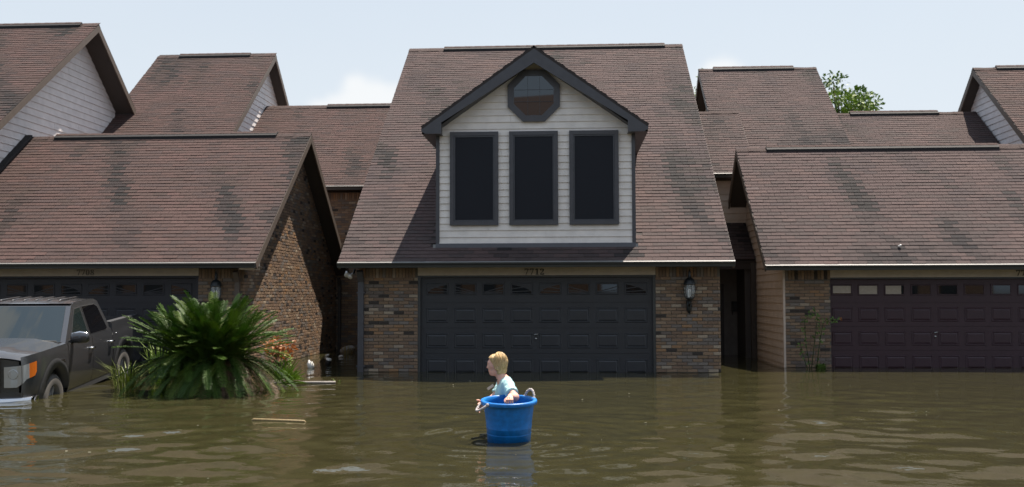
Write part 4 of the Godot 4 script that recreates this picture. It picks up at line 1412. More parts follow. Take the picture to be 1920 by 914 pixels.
func make_truck():
	var t := thing("pickup_truck", "dark grey four-door pickup parked in the flooded drive at left", "pickup truck", Vector3(-9.24, -0.47, -15.45))
	t.rotation_order = EULER_ORDER_YXZ
	t.rotation_degrees = Vector3(3.6, 7.6, 0)
	var speck := noise_tex(0.3, 91, 0.85, 1.0, 256, 2)
	var paint := grain(mat(0.072, 0.074, 0.080, 0.30, 0.5), speck, 40.0, false)
	paint.metallic = 0.4
	paint.clearcoat_enabled = true
	paint.clearcoat = 1.0
	paint.clearcoat_roughness = 0.04
	var cladding := mat(0.040, 0.041, 0.044, 0.5)
	var black := mat(0.012, 0.012, 0.013, 0.6)
	var glass := mat(0.012, 0.018, 0.018, 0.02, 0.75)
	var tint := mat(0.004, 0.004, 0.005, 0.03, 0.5)
	var rubber := grain(mat(0.105, 0.098, 0.090, 0.9), speck, 12.0, false)
	var amber := mat(0.62, 0.15, 0.02, 0.15)
	var lamp_clear := mat(0.46, 0.465, 0.46, 0.10)
	lamp_clear.metallic = 0.35
	# dark inner shell: under-body and wheel wells
	var u := G.new()
	u.span(Vector3(-0.86, 0.50, -4.55), Vector3(0.86, 1.06, 0.80))
	u.span(Vector3(-0.80, 0.30, -3.0), Vector3(0.80, 0.50, -0.6))
	put("chassis", u.done(), black, t)
	for s in [1.0, -1.0]:
		truck_side(t, "fender", 0.93, -0.585, 0.44, paint, s)
		truck_side(t, "door", -0.600, -1.735, 0.45, paint, s)
		truck_side(t, "door", -1.750, -2.800, 0.45, paint, s)
		truck_side(t, "bed_side", -2.835, -4.62, 0.46, paint, s)
		# wheel-arch flares and sill
		for a in [0.0, -3.5]:
			var fl := G.new(true)
			var n := 18
			for i in n:
				var A0 := PI * i / n
				var A1 := PI * (i + 1) / n
				var ring := []
				for q in [[A0, 0.53], [A1, 0.53], [A1, 0.665], [A0, 0.665]]:
					var p := Vector3(0, 0.41 + sin(q[0]) * q[1] * 0.98, a + cos(q[0]) * q[1])
					p.x = s * (truck_half(p.y, p.z) + (0.034 if q[1] < 0.56 else 0.005))
					ring.append(p)
				fl.out_quad(ring[0], ring[1], ring[2], ring[3], Vector3(0, 0.5, a))
				var inner: Array = []
				for q in [ring[0], ring[1]]:
					inner.append(Vector3(q.x - s * 0.16, q.y, q.z))
				fl.out_quad(ring[0], ring[1], inner[1], inner[0], Vector3(ring[0].x, 5.0, a))
			put("arch_flare", fl.done(true), cladding, t)
		var sill := G.new()
		sill.span(Vector3(s * 0.86, 0.36, -2.95), Vector3(s * 0.945, 0.452, -0.52))
		put("sill", sill.done(), cladding, t)
	# hood: crowned sheet with a raised centre
	var h := G.new(true)
	var nx := 26
	var nz := 16
	for i in nx:
		for j in nz:
			var q := []
			for c in [[i, j], [i + 1, j], [i + 1, j + 1], [i, j + 1]]:
				var z := lerpf(0.93, -0.60, float(c[1]) / nz)
				var b := truck_belt(z)
				var hw := truck_half(b, z)
				var f := lerpf(-1.0, 1.0, float(c[0]) / nx)
				var x := f * hw
				var y := b + 0.075 * (1.0 - pow(absf(f), 2.6)) - 0.015
				y += 0.022 * smoothstep(0.56, 0.48, absf(x)) * smoothstep(0.9, 0.5, z)
				if z > 0.80:
					y -= 0.06 * pow((z - 0.80) / 0.13, 2.0) * (1.0 - 0.5 * absf(f))
				q.append(Vector3(x, y, z))
			h.out_quad(q[0], q[1], q[2], q[3], Vector3(q[0].x, 0, q[0].z))
	put("hood", h.done(true), paint, t)
	# nose: valance, grille, lamps, bumper
	var no := G.new()
	no.prism(PackedVector2Array([Vector2(-0.80, 0.60), Vector2(-0.54, 0.60), Vector2(-0.54, 1.17), Vector2(-0.80, 1.13)]), Vector3(0, 0, 0.86), Vector3.RIGHT, Vector3.UP, Vector3(0, 0, 1), 0.045)
	no.prism(PackedVector2Array([Vector2(0.54, 0.60), Vector2(0.80, 0.60), Vector2(0.80, 1.13), Vector2(0.54, 1.17)]), Vector3(0, 0, 0.86), Vector3.RIGHT, Vector3.UP, Vector3(0, 0, 1), 0.045)
	no.span(Vector3(-0.86, 0.555, 0.80), Vector3(0.86, 0.66, 0.915))
	put("nose", no.done(), paint, t)
	var gr := G.new()
	gr.span(Vector3(-0.50, 0.70, 0.86), Vector3(0.50, 1.16, 0.90))
	put("grille", gr.done(), black, t)
	var gc := G.new()
	for q in [[-0.54, 0.66, -0.45, 1.195], [0.45, 0.66, 0.54, 1.195], [-0.45, 1.125, 0.45, 1.195], [-0.45, 0.66, 0.45, 0.73], [-0.45, 0.89, 0.45, 0.96]]:
		gc.span(Vector3(q[0], q[1], 0.885), Vector3(q[2], q[3], 0.955))
	put("grille_surround", gc.done(), M.chrome, t)
	for s in [1.0, -1.0]:
		var front := G.new()
		var am := G.new()
		# the lamp unit follows the nose from beside the grille round the corner to the wheel arch
		var way := [[0.59, 0.935], [0.69, 0.938], [0.78, 0.930], [truck_half(0.9, 0.91), 0.91], [truck_half(0.9, 0.87), 0.87], [truck_half(0.9, 0.82), 0.82], [truck_half(0.9, 0.77), 0.77], [truck_half(0.9, 0.72), 0.72], [truck_half(0.9, 0.68), 0.68]]
		var lows := [0.74, 0.74, 0.745, 0.81, 0.855, 0.87, 0.88, 0.895, 0.955]
		for i in way.size() - 1:
			var q := []
			for k in [i, i + 1]:
				var hi := lerpf(1.05, 1.115, float(k) / (way.size() - 1))
				q.append([Vector3(s * (way[k][0] + 0.008), lows[k], way[k][1] + 0.008), Vector3(s * (way[k][0] + 0.008), hi, way[k][1] + 0.008)])
			var tgt: G = am if i >= 5 else front
			tgt.out_quad(q[0][0], q[1][0], q[1][1], q[0][1], Vector3(0, 0.8, 0))
		put("headlight", front.done(), lamp_clear, t)
		put("side_lamp", am.done(), amber, t)
		var rf := G.new(true)
		rf.lathe([Vector2(0.0, 0.0), Vector2(0.04, 0.006), Vector2(0.07, 0.03), Vector2(0.075, 0.036), Vector2(0.07, 0.036)], Vector3(s * 0.73, 0.94, 0.91), 16, Basis(Vector3.RIGHT, PI / 2.0))
		put("reflector", rf.done(true), M.chrome, t)
	var bm := G.new(true)
	var bn := 16
	for i in bn:
		var q := []
		for c in [i, i + 1]:
			var f := lerpf(-1.0, 1.0, float(c) / bn)
			var x := f * 0.97
			var z := 1.06 - 0.17 * pow(absf(f), 3.0)
			q.append([Vector3(x, 0.37, z - 0.03), Vector3(x, 0.40, z), Vector3(x, 0.565, z), Vector3(x, 0.59, z - 0.03), Vector3(x, 0.59, z - 0.14)])
		for j in 4:
			bm.out_quad(q[0][j], q[1][j], q[1][j + 1], q[0][j + 1], Vector3(q[0][j].x * 0.8, 0.47, 0.3))
	bm.out_quad(Vector3(0.97, 0.37, 0.86), Vector3(0.97, 0.59, 0.75), Vector3(0.97, 0.59, 0.50), Vector3(0.97, 0.37, 0.55), Vector3(0, 0.5, 0.7))
	put("bumper", bm.done(true), M.chrome, t)
	# cab: a solid of pillars and roof, glass set on its faces
	var base_w := 0.940
	var roof_w := 0.735
	var side := func(z: float, y: float, off: float) -> Vector3: return Vector3(lerpf(base_w, roof_w, (y - 1.22) / 0.63) + off, y, z)
	var P := [[-0.58, 1.23], [-1.36, 1.80], [-1.50, 1.845], [-2.50, 1.850], [-2.66, 1.80], [-2.90, 1.24]]
	var cab := G.new()
	for i in P.size() - 1:
		var a: Array = P[i]
		var b: Array = P[i + 1]
		var A: Vector3 = side.call(a[0], a[1], 0.0)
		var B: Vector3 = side.call(b[0], b[1], 0.0)
		cab.out_quad(A, B, Vector3(-B.x, B.y, B.z), Vector3(-A.x, A.y, A.z), Vector3(0, 1.2, -1.8))
	for s in [1.0, -1.0]:
		var poly: Array = []
		for q in P:
			var v: Vector3 = side.call(q[0], q[1], 0.0)
			poly.append(Vector3(v.x * s, v.y, v.z))
		for i in range(1, poly.size() - 1):
			var a: Vector3 = poly[0]
			var b: Vector3 = poly[i]
			var c: Vector3 = poly[i + 1]
			if (c - a).cross(b - a).x * s > 0.0:
				cab.tri(a, b, c)
			else:
				cab.tri(a, c, b)
	put("cab", cab.done(), paint, t)
	# crowned roof skin with its pressed ribs
	var rs := G.new(true)
	for i in 20:
		for j in 12:
			var q := []
			for c in [[i, j], [i + 1, j], [i + 1, j + 1], [i, j + 1]]:
				var f := lerpf(-1.0, 1.0, float(c[0]) / 20)
				var e := lerpf(-1.0, 1.0, float(c[1]) / 12)
				q.append(Vector3(f * 0.735, 1.838 + 0.055 * (1.0 - pow(absf(f), 3.0)) * (1.0 - pow(absf(e), 4.0)), -1.98 + e * 0.60))
			rs.out_quad(q[0], q[1], q[2], q[3], Vector3(q[0].x, 0, q[0].z))
	var skin := put("roof", rs.done(true), paint, t)
	for i in 6:
		var x := -0.5 + 0.2 * i
		var rb := G.new(true)
		rb.tube([Vector3(x, 1.882, -1.50), Vector3(x, 1.891, -1.6), Vector3(x, 1.893, -2.3), Vector3(x, 1.882, -2.42)], [0.006, 0.014, 0.014, 0.006], 8)
		put("roof_rib", rb.done(true), paint, skin)
	var ws := G.new()
	var o := 0.006
	var wa: Vector3 = side.call(-0.60, 1.245, 0.0)
	var wb: Vector3 = side.call(-1.345, 1.79, 0.0)
	var up := Vector3(0, 0.79, 0.61).normalized() * o
	# windscreen, slightly bowed
	for i in 12:
		var f0 := lerpf(-1.0, 1.0, i / 12.0)
		var f1 := lerpf(-1.0, 1.0, (i + 1) / 12.0)
		var bow := func(f: float, v: Vector3, w: float) -> Vector3: return Vector3(f * (v.x - 0.085), v.y, v.z + w * (1.0 - f * f)) + up
		ws.out_quad(bow.call(f0, wa, 0.05), bow.call(f1, wa, 0.05), bow.call(f1, wb, 0.05), bow.call(f0, wb, 0.05), Vector3(0, 1.0, -2))
	put("windscreen", ws.done(), glass, t)
	var st := G.new()
	st.box(Vector3(0.66, 1.36, -0.745), Vector3(0.10, 0.05, 0.004), Basis(Vector3.RIGHT, -0.9))
	put("sticker", st.done(), mat(0.55, 0.68, 0.75, 0.6), t)
	var wp := G.new(true)
	wp.tube([Vector3(0.15, 1.30, -0.53), Vector3(0.45, 1.285, -0.55), Vector3(0.80, 1.27, -0.575)], [0.012, 0.014, 0.008], 6)
	wp.tube([Vector3(-0.65, 1.285, -0.53), Vector3(-0.25, 1.31, -0.53), Vector3(0.25, 1.305, -0.555)], [0.012, 0.014, 0.008], 6)
	put("wiper", wp.done(true), black, t)
	var cw := G.new()
	cw.out_quad(Vector3(-0.86, 1.262, -0.50), Vector3(0.86, 1.262, -0.50), Vector3(0.88, 1.255, -0.61), Vector3(-0.88, 1.255, -0.61), Vector3(0, 0, -0.5))
	put("cowl", cw.done(), black, t)
	for s in [1.0, -1.0]:
		var panes := [[glass, [[-0.90, 1.285], [-1.33, 1.655], [-1.43, 1.735], [-1.695, 1.755], [-1.695, 1.275]]], [tint, [[-1.80, 1.275], [-1.80, 1.757], [-2.44, 1.752], [-2.56, 1.70], [-2.70, 1.305], [-2.60, 1.275]]]]
		for w in panes:
			var gk := G.new()
			var gl := G.new()
			var mid := Vector2.ZERO
			for q in w[1]:
				mid += Vector2(q[0], q[1]) / w[1].size()
			var ring: Array = []
			var ring2: Array = []
			for q in w[1]:
				var v2 := Vector2(q[0], q[1])
				var bigger := v2 + (v2 - mid).normalized() * 0.022
				var a: Vector3 = side.call(v2.x, v2.y, 0.007)
				var b: Vector3 = side.call(bigger.x, bigger.y, 0.004)
				ring.append(Vector3(a.x * s, a.y, a.z))
				ring2.append(Vector3(b.x * s, b.y, b.z))
			for i in ring.size():
				var j := (i + 1) % ring.size()
				gk.out_quad(ring[i], ring[j], ring2[j], ring2[i], Vector3(0, 1.4, -1.7))
			for i in range(1, ring.size() - 1):
				var a: Vector3 = ring[0]
				var b: Vector3 = ring[i]
				var c: Vector3 = ring[i + 1]
				if (c - a).cross(b - a).x * s > 0.0:
					gl.tri(a, b, c)
				else:
					gl.tri(a, c, b)
			var win := put("window", gk.done(), black, t)
			put("pane", gl.done(), w[0], win)
		# mirror
		var mi := G.new(true)
		mi.lathe([Vector2(0.0, -0.105), Vector2(0.055, -0.10), Vector2(0.078, -0.07), Vector2(0.085, 0.0), Vector2(0.080, 0.07), Vector2(0.055, 0.10), Vector2(0.0, 0.105)], Vector3(s * 1.10, 1.31, -0.80), 16, Basis(Vector3(0, 0, 1), PI / 2.0) * Basis.from_scale(Vector3(1.15, 1.45, 0.75)))
		var mir := put("mirror", mi.done(true), paint, t)
		var ma := G.new(true)
		ma.tube([Vector3(s * 0.93, 1.235, -0.80), Vector3(s * 1.0, 1.25, -0.80), Vector3(s * 1.07, 1.27, -0.80)], [0.04, 0.032, 0.03], 8)
		put("mirror_arm", ma.done(true), black, mir)
		var mc := G.new(true)
		mc.tube([Vector3(s * 0.97, 1.372, -0.79), Vector3(s * 1.10, 1.395, -0.79), Vector3(s * 1.23, 1.378, -0.79)], [0.018, 0.026, 0.016], 8)
		put("mirror_cap", mc.done(true), M.chrome, mir)
		for q in [-1.60, -2.64]:
			var hd := G.new(true)
			var X: float = truck_half(1.02, -1.5)
			hd.tube([Vector3(s * X, 1.045, q + 0.06), Vector3(s * (X + 0.045), 1.05, q + 0.03), Vector3(s * (X + 0.045), 1.05, q - 0.09), Vector3(s * X, 1.045, q - 0.12)], [0.020, 0.022, 0.022, 0.020], 8)
			put("door_handle", hd.done(true), M.chrome, t)
		var bd := G.new()
		for i in 5:
			bd.box(Vector3(s * (truck_half(0.98, -0.3) + 0.004), 0.985 + 0.01 * (i % 2), -0.20 - 0.045 * i), Vector3(0.008, 0.055 - 0.01 * (i % 2), 0.030))
		bd.box(Vector3(s * (truck_half(0.98, -0.3) + 0.004), 0.962, -0.29), Vector3(0.008, 0.014, 0.27))
		put("badge", bd.done(), M.chrome, t)
		# bed rail cap and the fuel door
		var rl := G.new()
		rl.span(Vector3(s * 0.80, 1.362, -4.62), Vector3(s * 0.935, 1.392, -2.86))
		put("bed_rail", rl.done(), cladding, t)
		var lk := G.new(true)
		lk.tube([Vector3(s * 0.985, 1.16, -3.02), Vector3(s * 0.998, 1.16, -3.02)], [0.018, 0.015], 10)
		put("lock", lk.done(true), M.chrome, t)
		# wheels
		for a in [0.0, -3.5]:
			var c := Vector3(s * 0.855, 0.40, a)
			var tb := Basis(Vector3(0, 0, 1), -PI / 2.0 * s)
			var ty := G.new(true)
			ty.lathe([Vector2(0.245, -0.125), Vector2(0.33, -0.135), Vector2(0.375, -0.125), Vector2(0.398, -0.10), Vector2(0.402, 0.0), Vector2(0.398, 0.10), Vector2(0.375, 0.125), Vector2(0.33, 0.135), Vector2(0.245, 0.118)], c, 40, tb)
			var wh := put("wheel", ty.done(true), rubber, t)
			var td := G.new()
			for i in 44:
				var an := TAU * i / 44.0
				for lug in [[-0.07, 0.0], [0.0, 0.07], [0.07, 0.0]]:
					var an2: float = an + float(lug[1])
					var rad := Vector3(0, sin(an2), cos(an2))
					td.box(c + rad * 0.404 + Vector3(s * lug[0], 0, 0), Vector3(0.055, 0.012, 0.036), Basis(Vector3.RIGHT, Vector3(0, sin(an2), cos(an2)), Vector3(0, -cos(an2), sin(an2)) * -1.0))
			put("tread", td.done(), rubber, wh)
			var rm := G.new(true)
			rm.lathe([Vector2(0.0, 0.03), Vector2(0.06, 0.035), Vector2(0.075, 0.01), Vector2(0.10, 0.0), Vector2(0.19, 0.02), Vector2(0.225, 0.06), Vector2(0.245, 0.118), Vector2(0.255, 0.12)].map(func(v): return Vector2(v.x, v.y)), c, 32, tb)
			put("rim", rm.done(true), mat(0.10, 0.10, 0.10, 0.4), wh)
			for i in 6:
				var an := TAU * i / 6.0
				var dirv := Vector3(0, sin(an), cos(an))
				var sp := G.new()
				sp.box(c + dirv * 0.155 + Vector3(s * 0.055, 0, 0), Vector3(0.035, 0.052, 0.15), Basis(Vector3.RIGHT, dirv.cross(Vector3.RIGHT) * -1.0, dirv))
				put("spoke", sp.done(), mat(0.22, 0.22, 0.22, 0.35), wh)
	# bed box and tailgate
	var bx := G.new()
	bx.span(Vector3(-0.80, 1.00, -4.64), Vector3(0.80, 1.36, -4.58))
	put("tailgate", bx.done(), paint, t)
	bx = G.new()
	bx.span(Vector3(-0.84, 1.0, -2.88), Vector3(0.84, 1.34, -2.84))
	put("bed_front", bx.done(), black, t)

# ====================================================================== plants
func frond_mesh(length: float, droop: float, sd: int, width := 0.125) -> ArrayMesh:
	# a cycad leaf along +z: arched midrib and two combs of stiff narrow leaflets held in a V
	var r := RandomNumberGenerator.new()
	r.seed = sd
	var g := G.new()
	var n := 60
	var prev := Vector3.ZERO
	for i in n:
		var f := float(i + 1) / n
		var p := Vector3(0, -droop * f * f * length * 0.55 + 0.05 * f * length, length * f * (1.0 - 0.12 * droop * f))
		var along := (p - prev).normalized()
		var up := along.cross(Vector3.RIGHT).normalized() * -1.0
		if up.y < 0.0:
			up = -up
		var w := 0.009 * (1.0 - 0.8 * f)
		g.out_quad(prev + Vector3(-w, 0, 0), prev + Vector3(w, 0, 0), p + Vector3(w, 0, 0), p + Vector3(-w, 0, 0), prev - up)
		if f > 0.12:
			var l := width * 0.86 * minf(1.0, minf((f - 0.06) * 5.0, (1.0 - f) * 5.0 + 0.62)) * r.randf_range(0.92, 1.06)
			for s in [-1.0, 1.0]:
				var d := (Vector3(s, 0, 0) * 0.86 + along * 0.46 + up * r.randf_range(0.20, 0.48)).normalized()
				var tip := p + d * l - up * l * 0.12
				var e := along * 0.0068
				var mid := p + d * l * 0.55 + up * 0.004
				g.tri(p - e, mid - e * 0.9, mid + e * 0.9)
				g.tri(p - e, mid + e * 0.9, p + e)
				g.tri(mid - e * 0.9, tip, mid + e * 0.9)
		prev = p
	return g.done()

func make_plants():
	var r := RandomNumberGenerator.new()
	r.seed = 404
	# the sago palm: several heads from one clump
	var t := thing("sago_palm", "large sago palm with glossy arching fronds standing in the flood beside pickup", "sago palm", Vector3(-6.02, 0, -16.35))
	var tr := G.new(true)
	tr.tube([Vector3(0, -0.6, 0), Vector3(0, 0.1, 0), Vector3(0.0, 0.42, 0)], [0.30, 0.27, 0.20], 14)
	tr.tube([Vector3(0.3, -0.6, 0.15), Vector3(0.38, 0.25, 0.2)], [0.20, 0.15], 12)
	tr.tube([Vector3(-0.32, -0.6, 0.1), Vector3(-0.42, 0.28, 0.12)], [0.20, 0.15], 12)
	put("trunk", tr.done(true), M.bark, t)
	var meshes := []
	for i in 9:
		meshes.append(frond_mesh([1.05, 1.14, 1.22, 1.08, 1.15, 1.05, 1.18, 1.10, 1.0][i], [0.20, 0.32, 0.50, 0.95, 1.15, 1.45, 0.65, 0.42, 1.6][i], 70 + i))
	var heads := [[Vector3(0.02, 0.62, -0.05), 120, 1.02], [Vector3(0.36, 0.50, 0.12), 105, 0.94], [Vector3(-0.38, 0.52, 0.1), 105, 0.94], [Vector3(0.0, 0.42, 0.26), 95, 0.90]]
	var rear := SurfaceTool.new()
	rear.begin(Mesh.PRIMITIVE_TRIANGLES)
	var shown := 0
	for h in heads:
		var n: int = h[1]
		for i in n:
			var f := (i + 0.5) / n
			var az := i * 2.39996 + r.randf_range(-0.2, 0.2)
			var el := lerpf(1.24, -0.15, pow(f, 1.05)) + r.randf_range(-0.10, 0.10)
			var which: int
			if el > 0.9:
				which = [0, 7, 1][r.randi() % 3]
			elif el > 0.4:
				which = [1, 2, 6, 7][r.randi() % 4]
			else:
				which = [3, 4, 5, 8][r.randi() % 4]
			var m: Material = [M.frond, M.frond, M.frond_yellow, M.frond_blue][r.randi() % 4]
			var out := Vector3(cos(az), 0, sin(az))
			if f > 0.86 and out.z > -0.2 and out.x > 0.05 and r.randf() < 0.6:
				m = M.dead
			var fwd := (out * cos(el) + Vector3.UP * sin(el)).normalized()
			var right := Vector3.UP.cross(fwd).normalized()
			var b := Basis(right, fwd.cross(right), fwd)
			var T := Transform3D(b, h[0] + out * 0.05).scaled_local(Vector3.ONE * (h[2] * r.randf_range(0.9, 1.08)))
			if out.z < -0.25 and el < 0.75 or shown >= 300:      # behind the clump: one part
				rear.append_from(meshes[which], 0, T)
			else:
				put("frond" if m != M.dead else "dead_frond", meshes[which], m, t).transform = T
				shown += 1
	put("rear_fronds", rear.commit(), M.frond, t).set_meta("kind", "stuff")
	# yellowing grass at the palm's left foot
	tuft("grass_clump", "yellow-green grass clump in the water between pickup and sago palm", "grass clump", Vector3(-7.55, 0, -16.6), 90, 0.62, 0.42, M.grass_leaf, 11, "")
	tuft("grass_clump", "taller pale grass leaning against the palm's left side by rear wheel", "grass clump", Vector3(-7.35, 0, -17.5), 70, 0.95, 0.38, M.leaf_light, 12, "")
	tuft("grass_clump", "few thin grass blades poking from the water near the branch", "grass clump", Vector3(-4.33, 0, -18.2), 14, 0.16, 0.18, M.grass_leaf, 13, "")
	tuft("grass_clump", "wispy straw-coloured weeds at the dark gap between the houses", "weeds", Vector3(-6.05, 0, -26.6), 34, 0.34, 0.3, M.straw, 14, "")
	# peach-leaved shrub to the right of the palm
	var c := thing("shrub", "peach and green leaved shrub by the brick gable wall, right of palm", "shrub", Vector3(-5.62, 0, -18.9))
	var st := G.new(true)
	var lf := [G.new(), G.new()]
	for i in 15:
		var a := r.randf() * TAU
		var top := Vector3(cos(a) * 0.26 * r.randf(), r.randf_range(0.28, 0.80), sin(a) * 0.22)
		st.tube([Vector3(cos(a) * 0.05, -0.2, sin(a) * 0.05), top * 0.6, top], [0.010, 0.008, 0.004], 5)
		for j in 11:
			var d := (rand_dir(r) + Vector3(0, -0.1, 0)).normalized()
			leaf_quad(lf[0 if top.y > 0.42 else 1], top + d * 0.05 + rand_dir(r) * 0.05, d, (Vector3.UP + rand_dir(r) * 0.7).normalized(), 0.13 * r.randf_range(0.7, 1.2), 0.036)
	put("stem", st.done(true), M.bark, c)
	put("leaves", lf[0].done(), M.peach, c)
	put("leaves", lf[1].done(), M.leaf_light, c)
	var fan := thing("shrub", "bright green fan-leaved plant low in the water beside the palm", "shrub", Vector3(-5.05, 0, -17.3))
	var fl := G.new()
	for i in 60:
		var a := r.randf_range(-0.5, 2.2)
		leaf_quad(fl, Vector3(r.randf_range(-0.08, 0.08), r.randf_range(0.0, 0.18), r.randf_range(-0.1, 0.1)), Vector3(cos(a), sin(a) * 0.8, r.randf_range(-0.5, 0.5)).normalized(), Vector3(r.randf_range(-0.5, 0.5), 0.5, 0.8).normalized(), r.randf_range(0.22, 0.42), 0.014)
	put("leaves", fl.done(), M.leaf_light, fan)
	# thin climbing rose on the right brick pier, its tip reaching over the maroon door
	var v := thing("climbing_rose", "thin climbing rose before the right brick pier, orange bloom at its tip", "climbing rose", Vector3(5.10, 0, -21.72))
	var vs := G.new(true)
	var vl := G.new()
	var canes := [[Vector3(0, -0.3, 0), Vector3(-0.12, 0.5, 0.03), Vector3(-0.15, 1.0, 0.04), Vector3(0.02, 1.22, 0.05)], [Vector3(0.05, -0.3, 0.02), Vector3(0.16, 0.55, 0.05), Vector3(0.24, 1.0, 0.08), Vector3(0.42, 1.03, 0.10), Vector3(0.58, 1.03, 0.11)], [Vector3(-0.05, -0.3, 0.02), Vector3(0.06, 0.6, 0.04), Vector3(0.12, 1.05, 0.05), Vector3(0.05, 1.25, 0.05)], [Vector3(0, -0.3, 0.05), Vector3(-0.2, 0.25, 0.1), Vector3(-0.25, 0.5, 0.08)]]
	for cane in canes:
		vs.tube(cane, [0.010, 0.008, 0.006, 0.005, 0.003], 5)
		for i in cane.size() - 1:
			for j in 15:
				if i == 0 and j % 3:
					continue
				var p: Vector3 = cane[i].lerp(cane[i + 1], r.randf())
				var d := rand_dir(r)
				leaf_quad(vl, p + d * 0.02, d, (Vector3(0, 0.6, 0.8) + rand_dir(r) * 0.6).normalized(), r.randf_range(0.05, 0.085), 0.020)
	put("stem", vs.done(true), M.leaf_dark, v)
	put("leaves", vl.done(), M.leaf, v)
	var bl := G.new()
	for i in 14:
		leaf_quad(bl, Vector3(0.60, 1.05, 0.12), rand_dir(r), rand_dir(r), 0.045, 0.018)
	put("bloom", bl.done(), M.peach, v)
	tuft("shrub", "small leafy green plant at the foot of the right brick pier", "shrub", Vector3(5.28, 0, -21.70), 60, 0.20, 0.16, M.leaf, 15, "", 0.022)

func tuft(called: String, label: String, cat: String, at: Vector3, blades: int, height: float, spread: float, m: Material, sd: int, group := "", wide := 0.010):
	var r := RandomNumberGenerator.new()
	r.seed = sd
	var t := thing(called, label, cat, at, group)
	var g := G.new()
	for i in blades:
		var a := r.randf() * TAU
		var q := sqrt(r.randf()) * spread * 0.5
		var p := Vector3(cos(a) * q, -0.08, sin(a) * q)
		var lean := Vector3(cos(a), 0, sin(a)) * r.randf_range(0.1, 0.9) * spread
		var hgt := height * r.randf_range(0.5, 1.1)
		var side := lean.cross(Vector3.UP).normalized() * wide
		var p1 := p + lean * 0.35 + Vector3(0, hgt * 0.7, 0)
		var p2 := p + lean * 1.1 + Vector3(0, hgt * r.randf_range(0.75, 1.0), 0)
		g.quad(p - side * 0.7, p1 - side, p1 + side, p + side * 0.7)
		g.tri(p1 - side, p2, p1 + side)
	put("blades", g.done(), m, t)

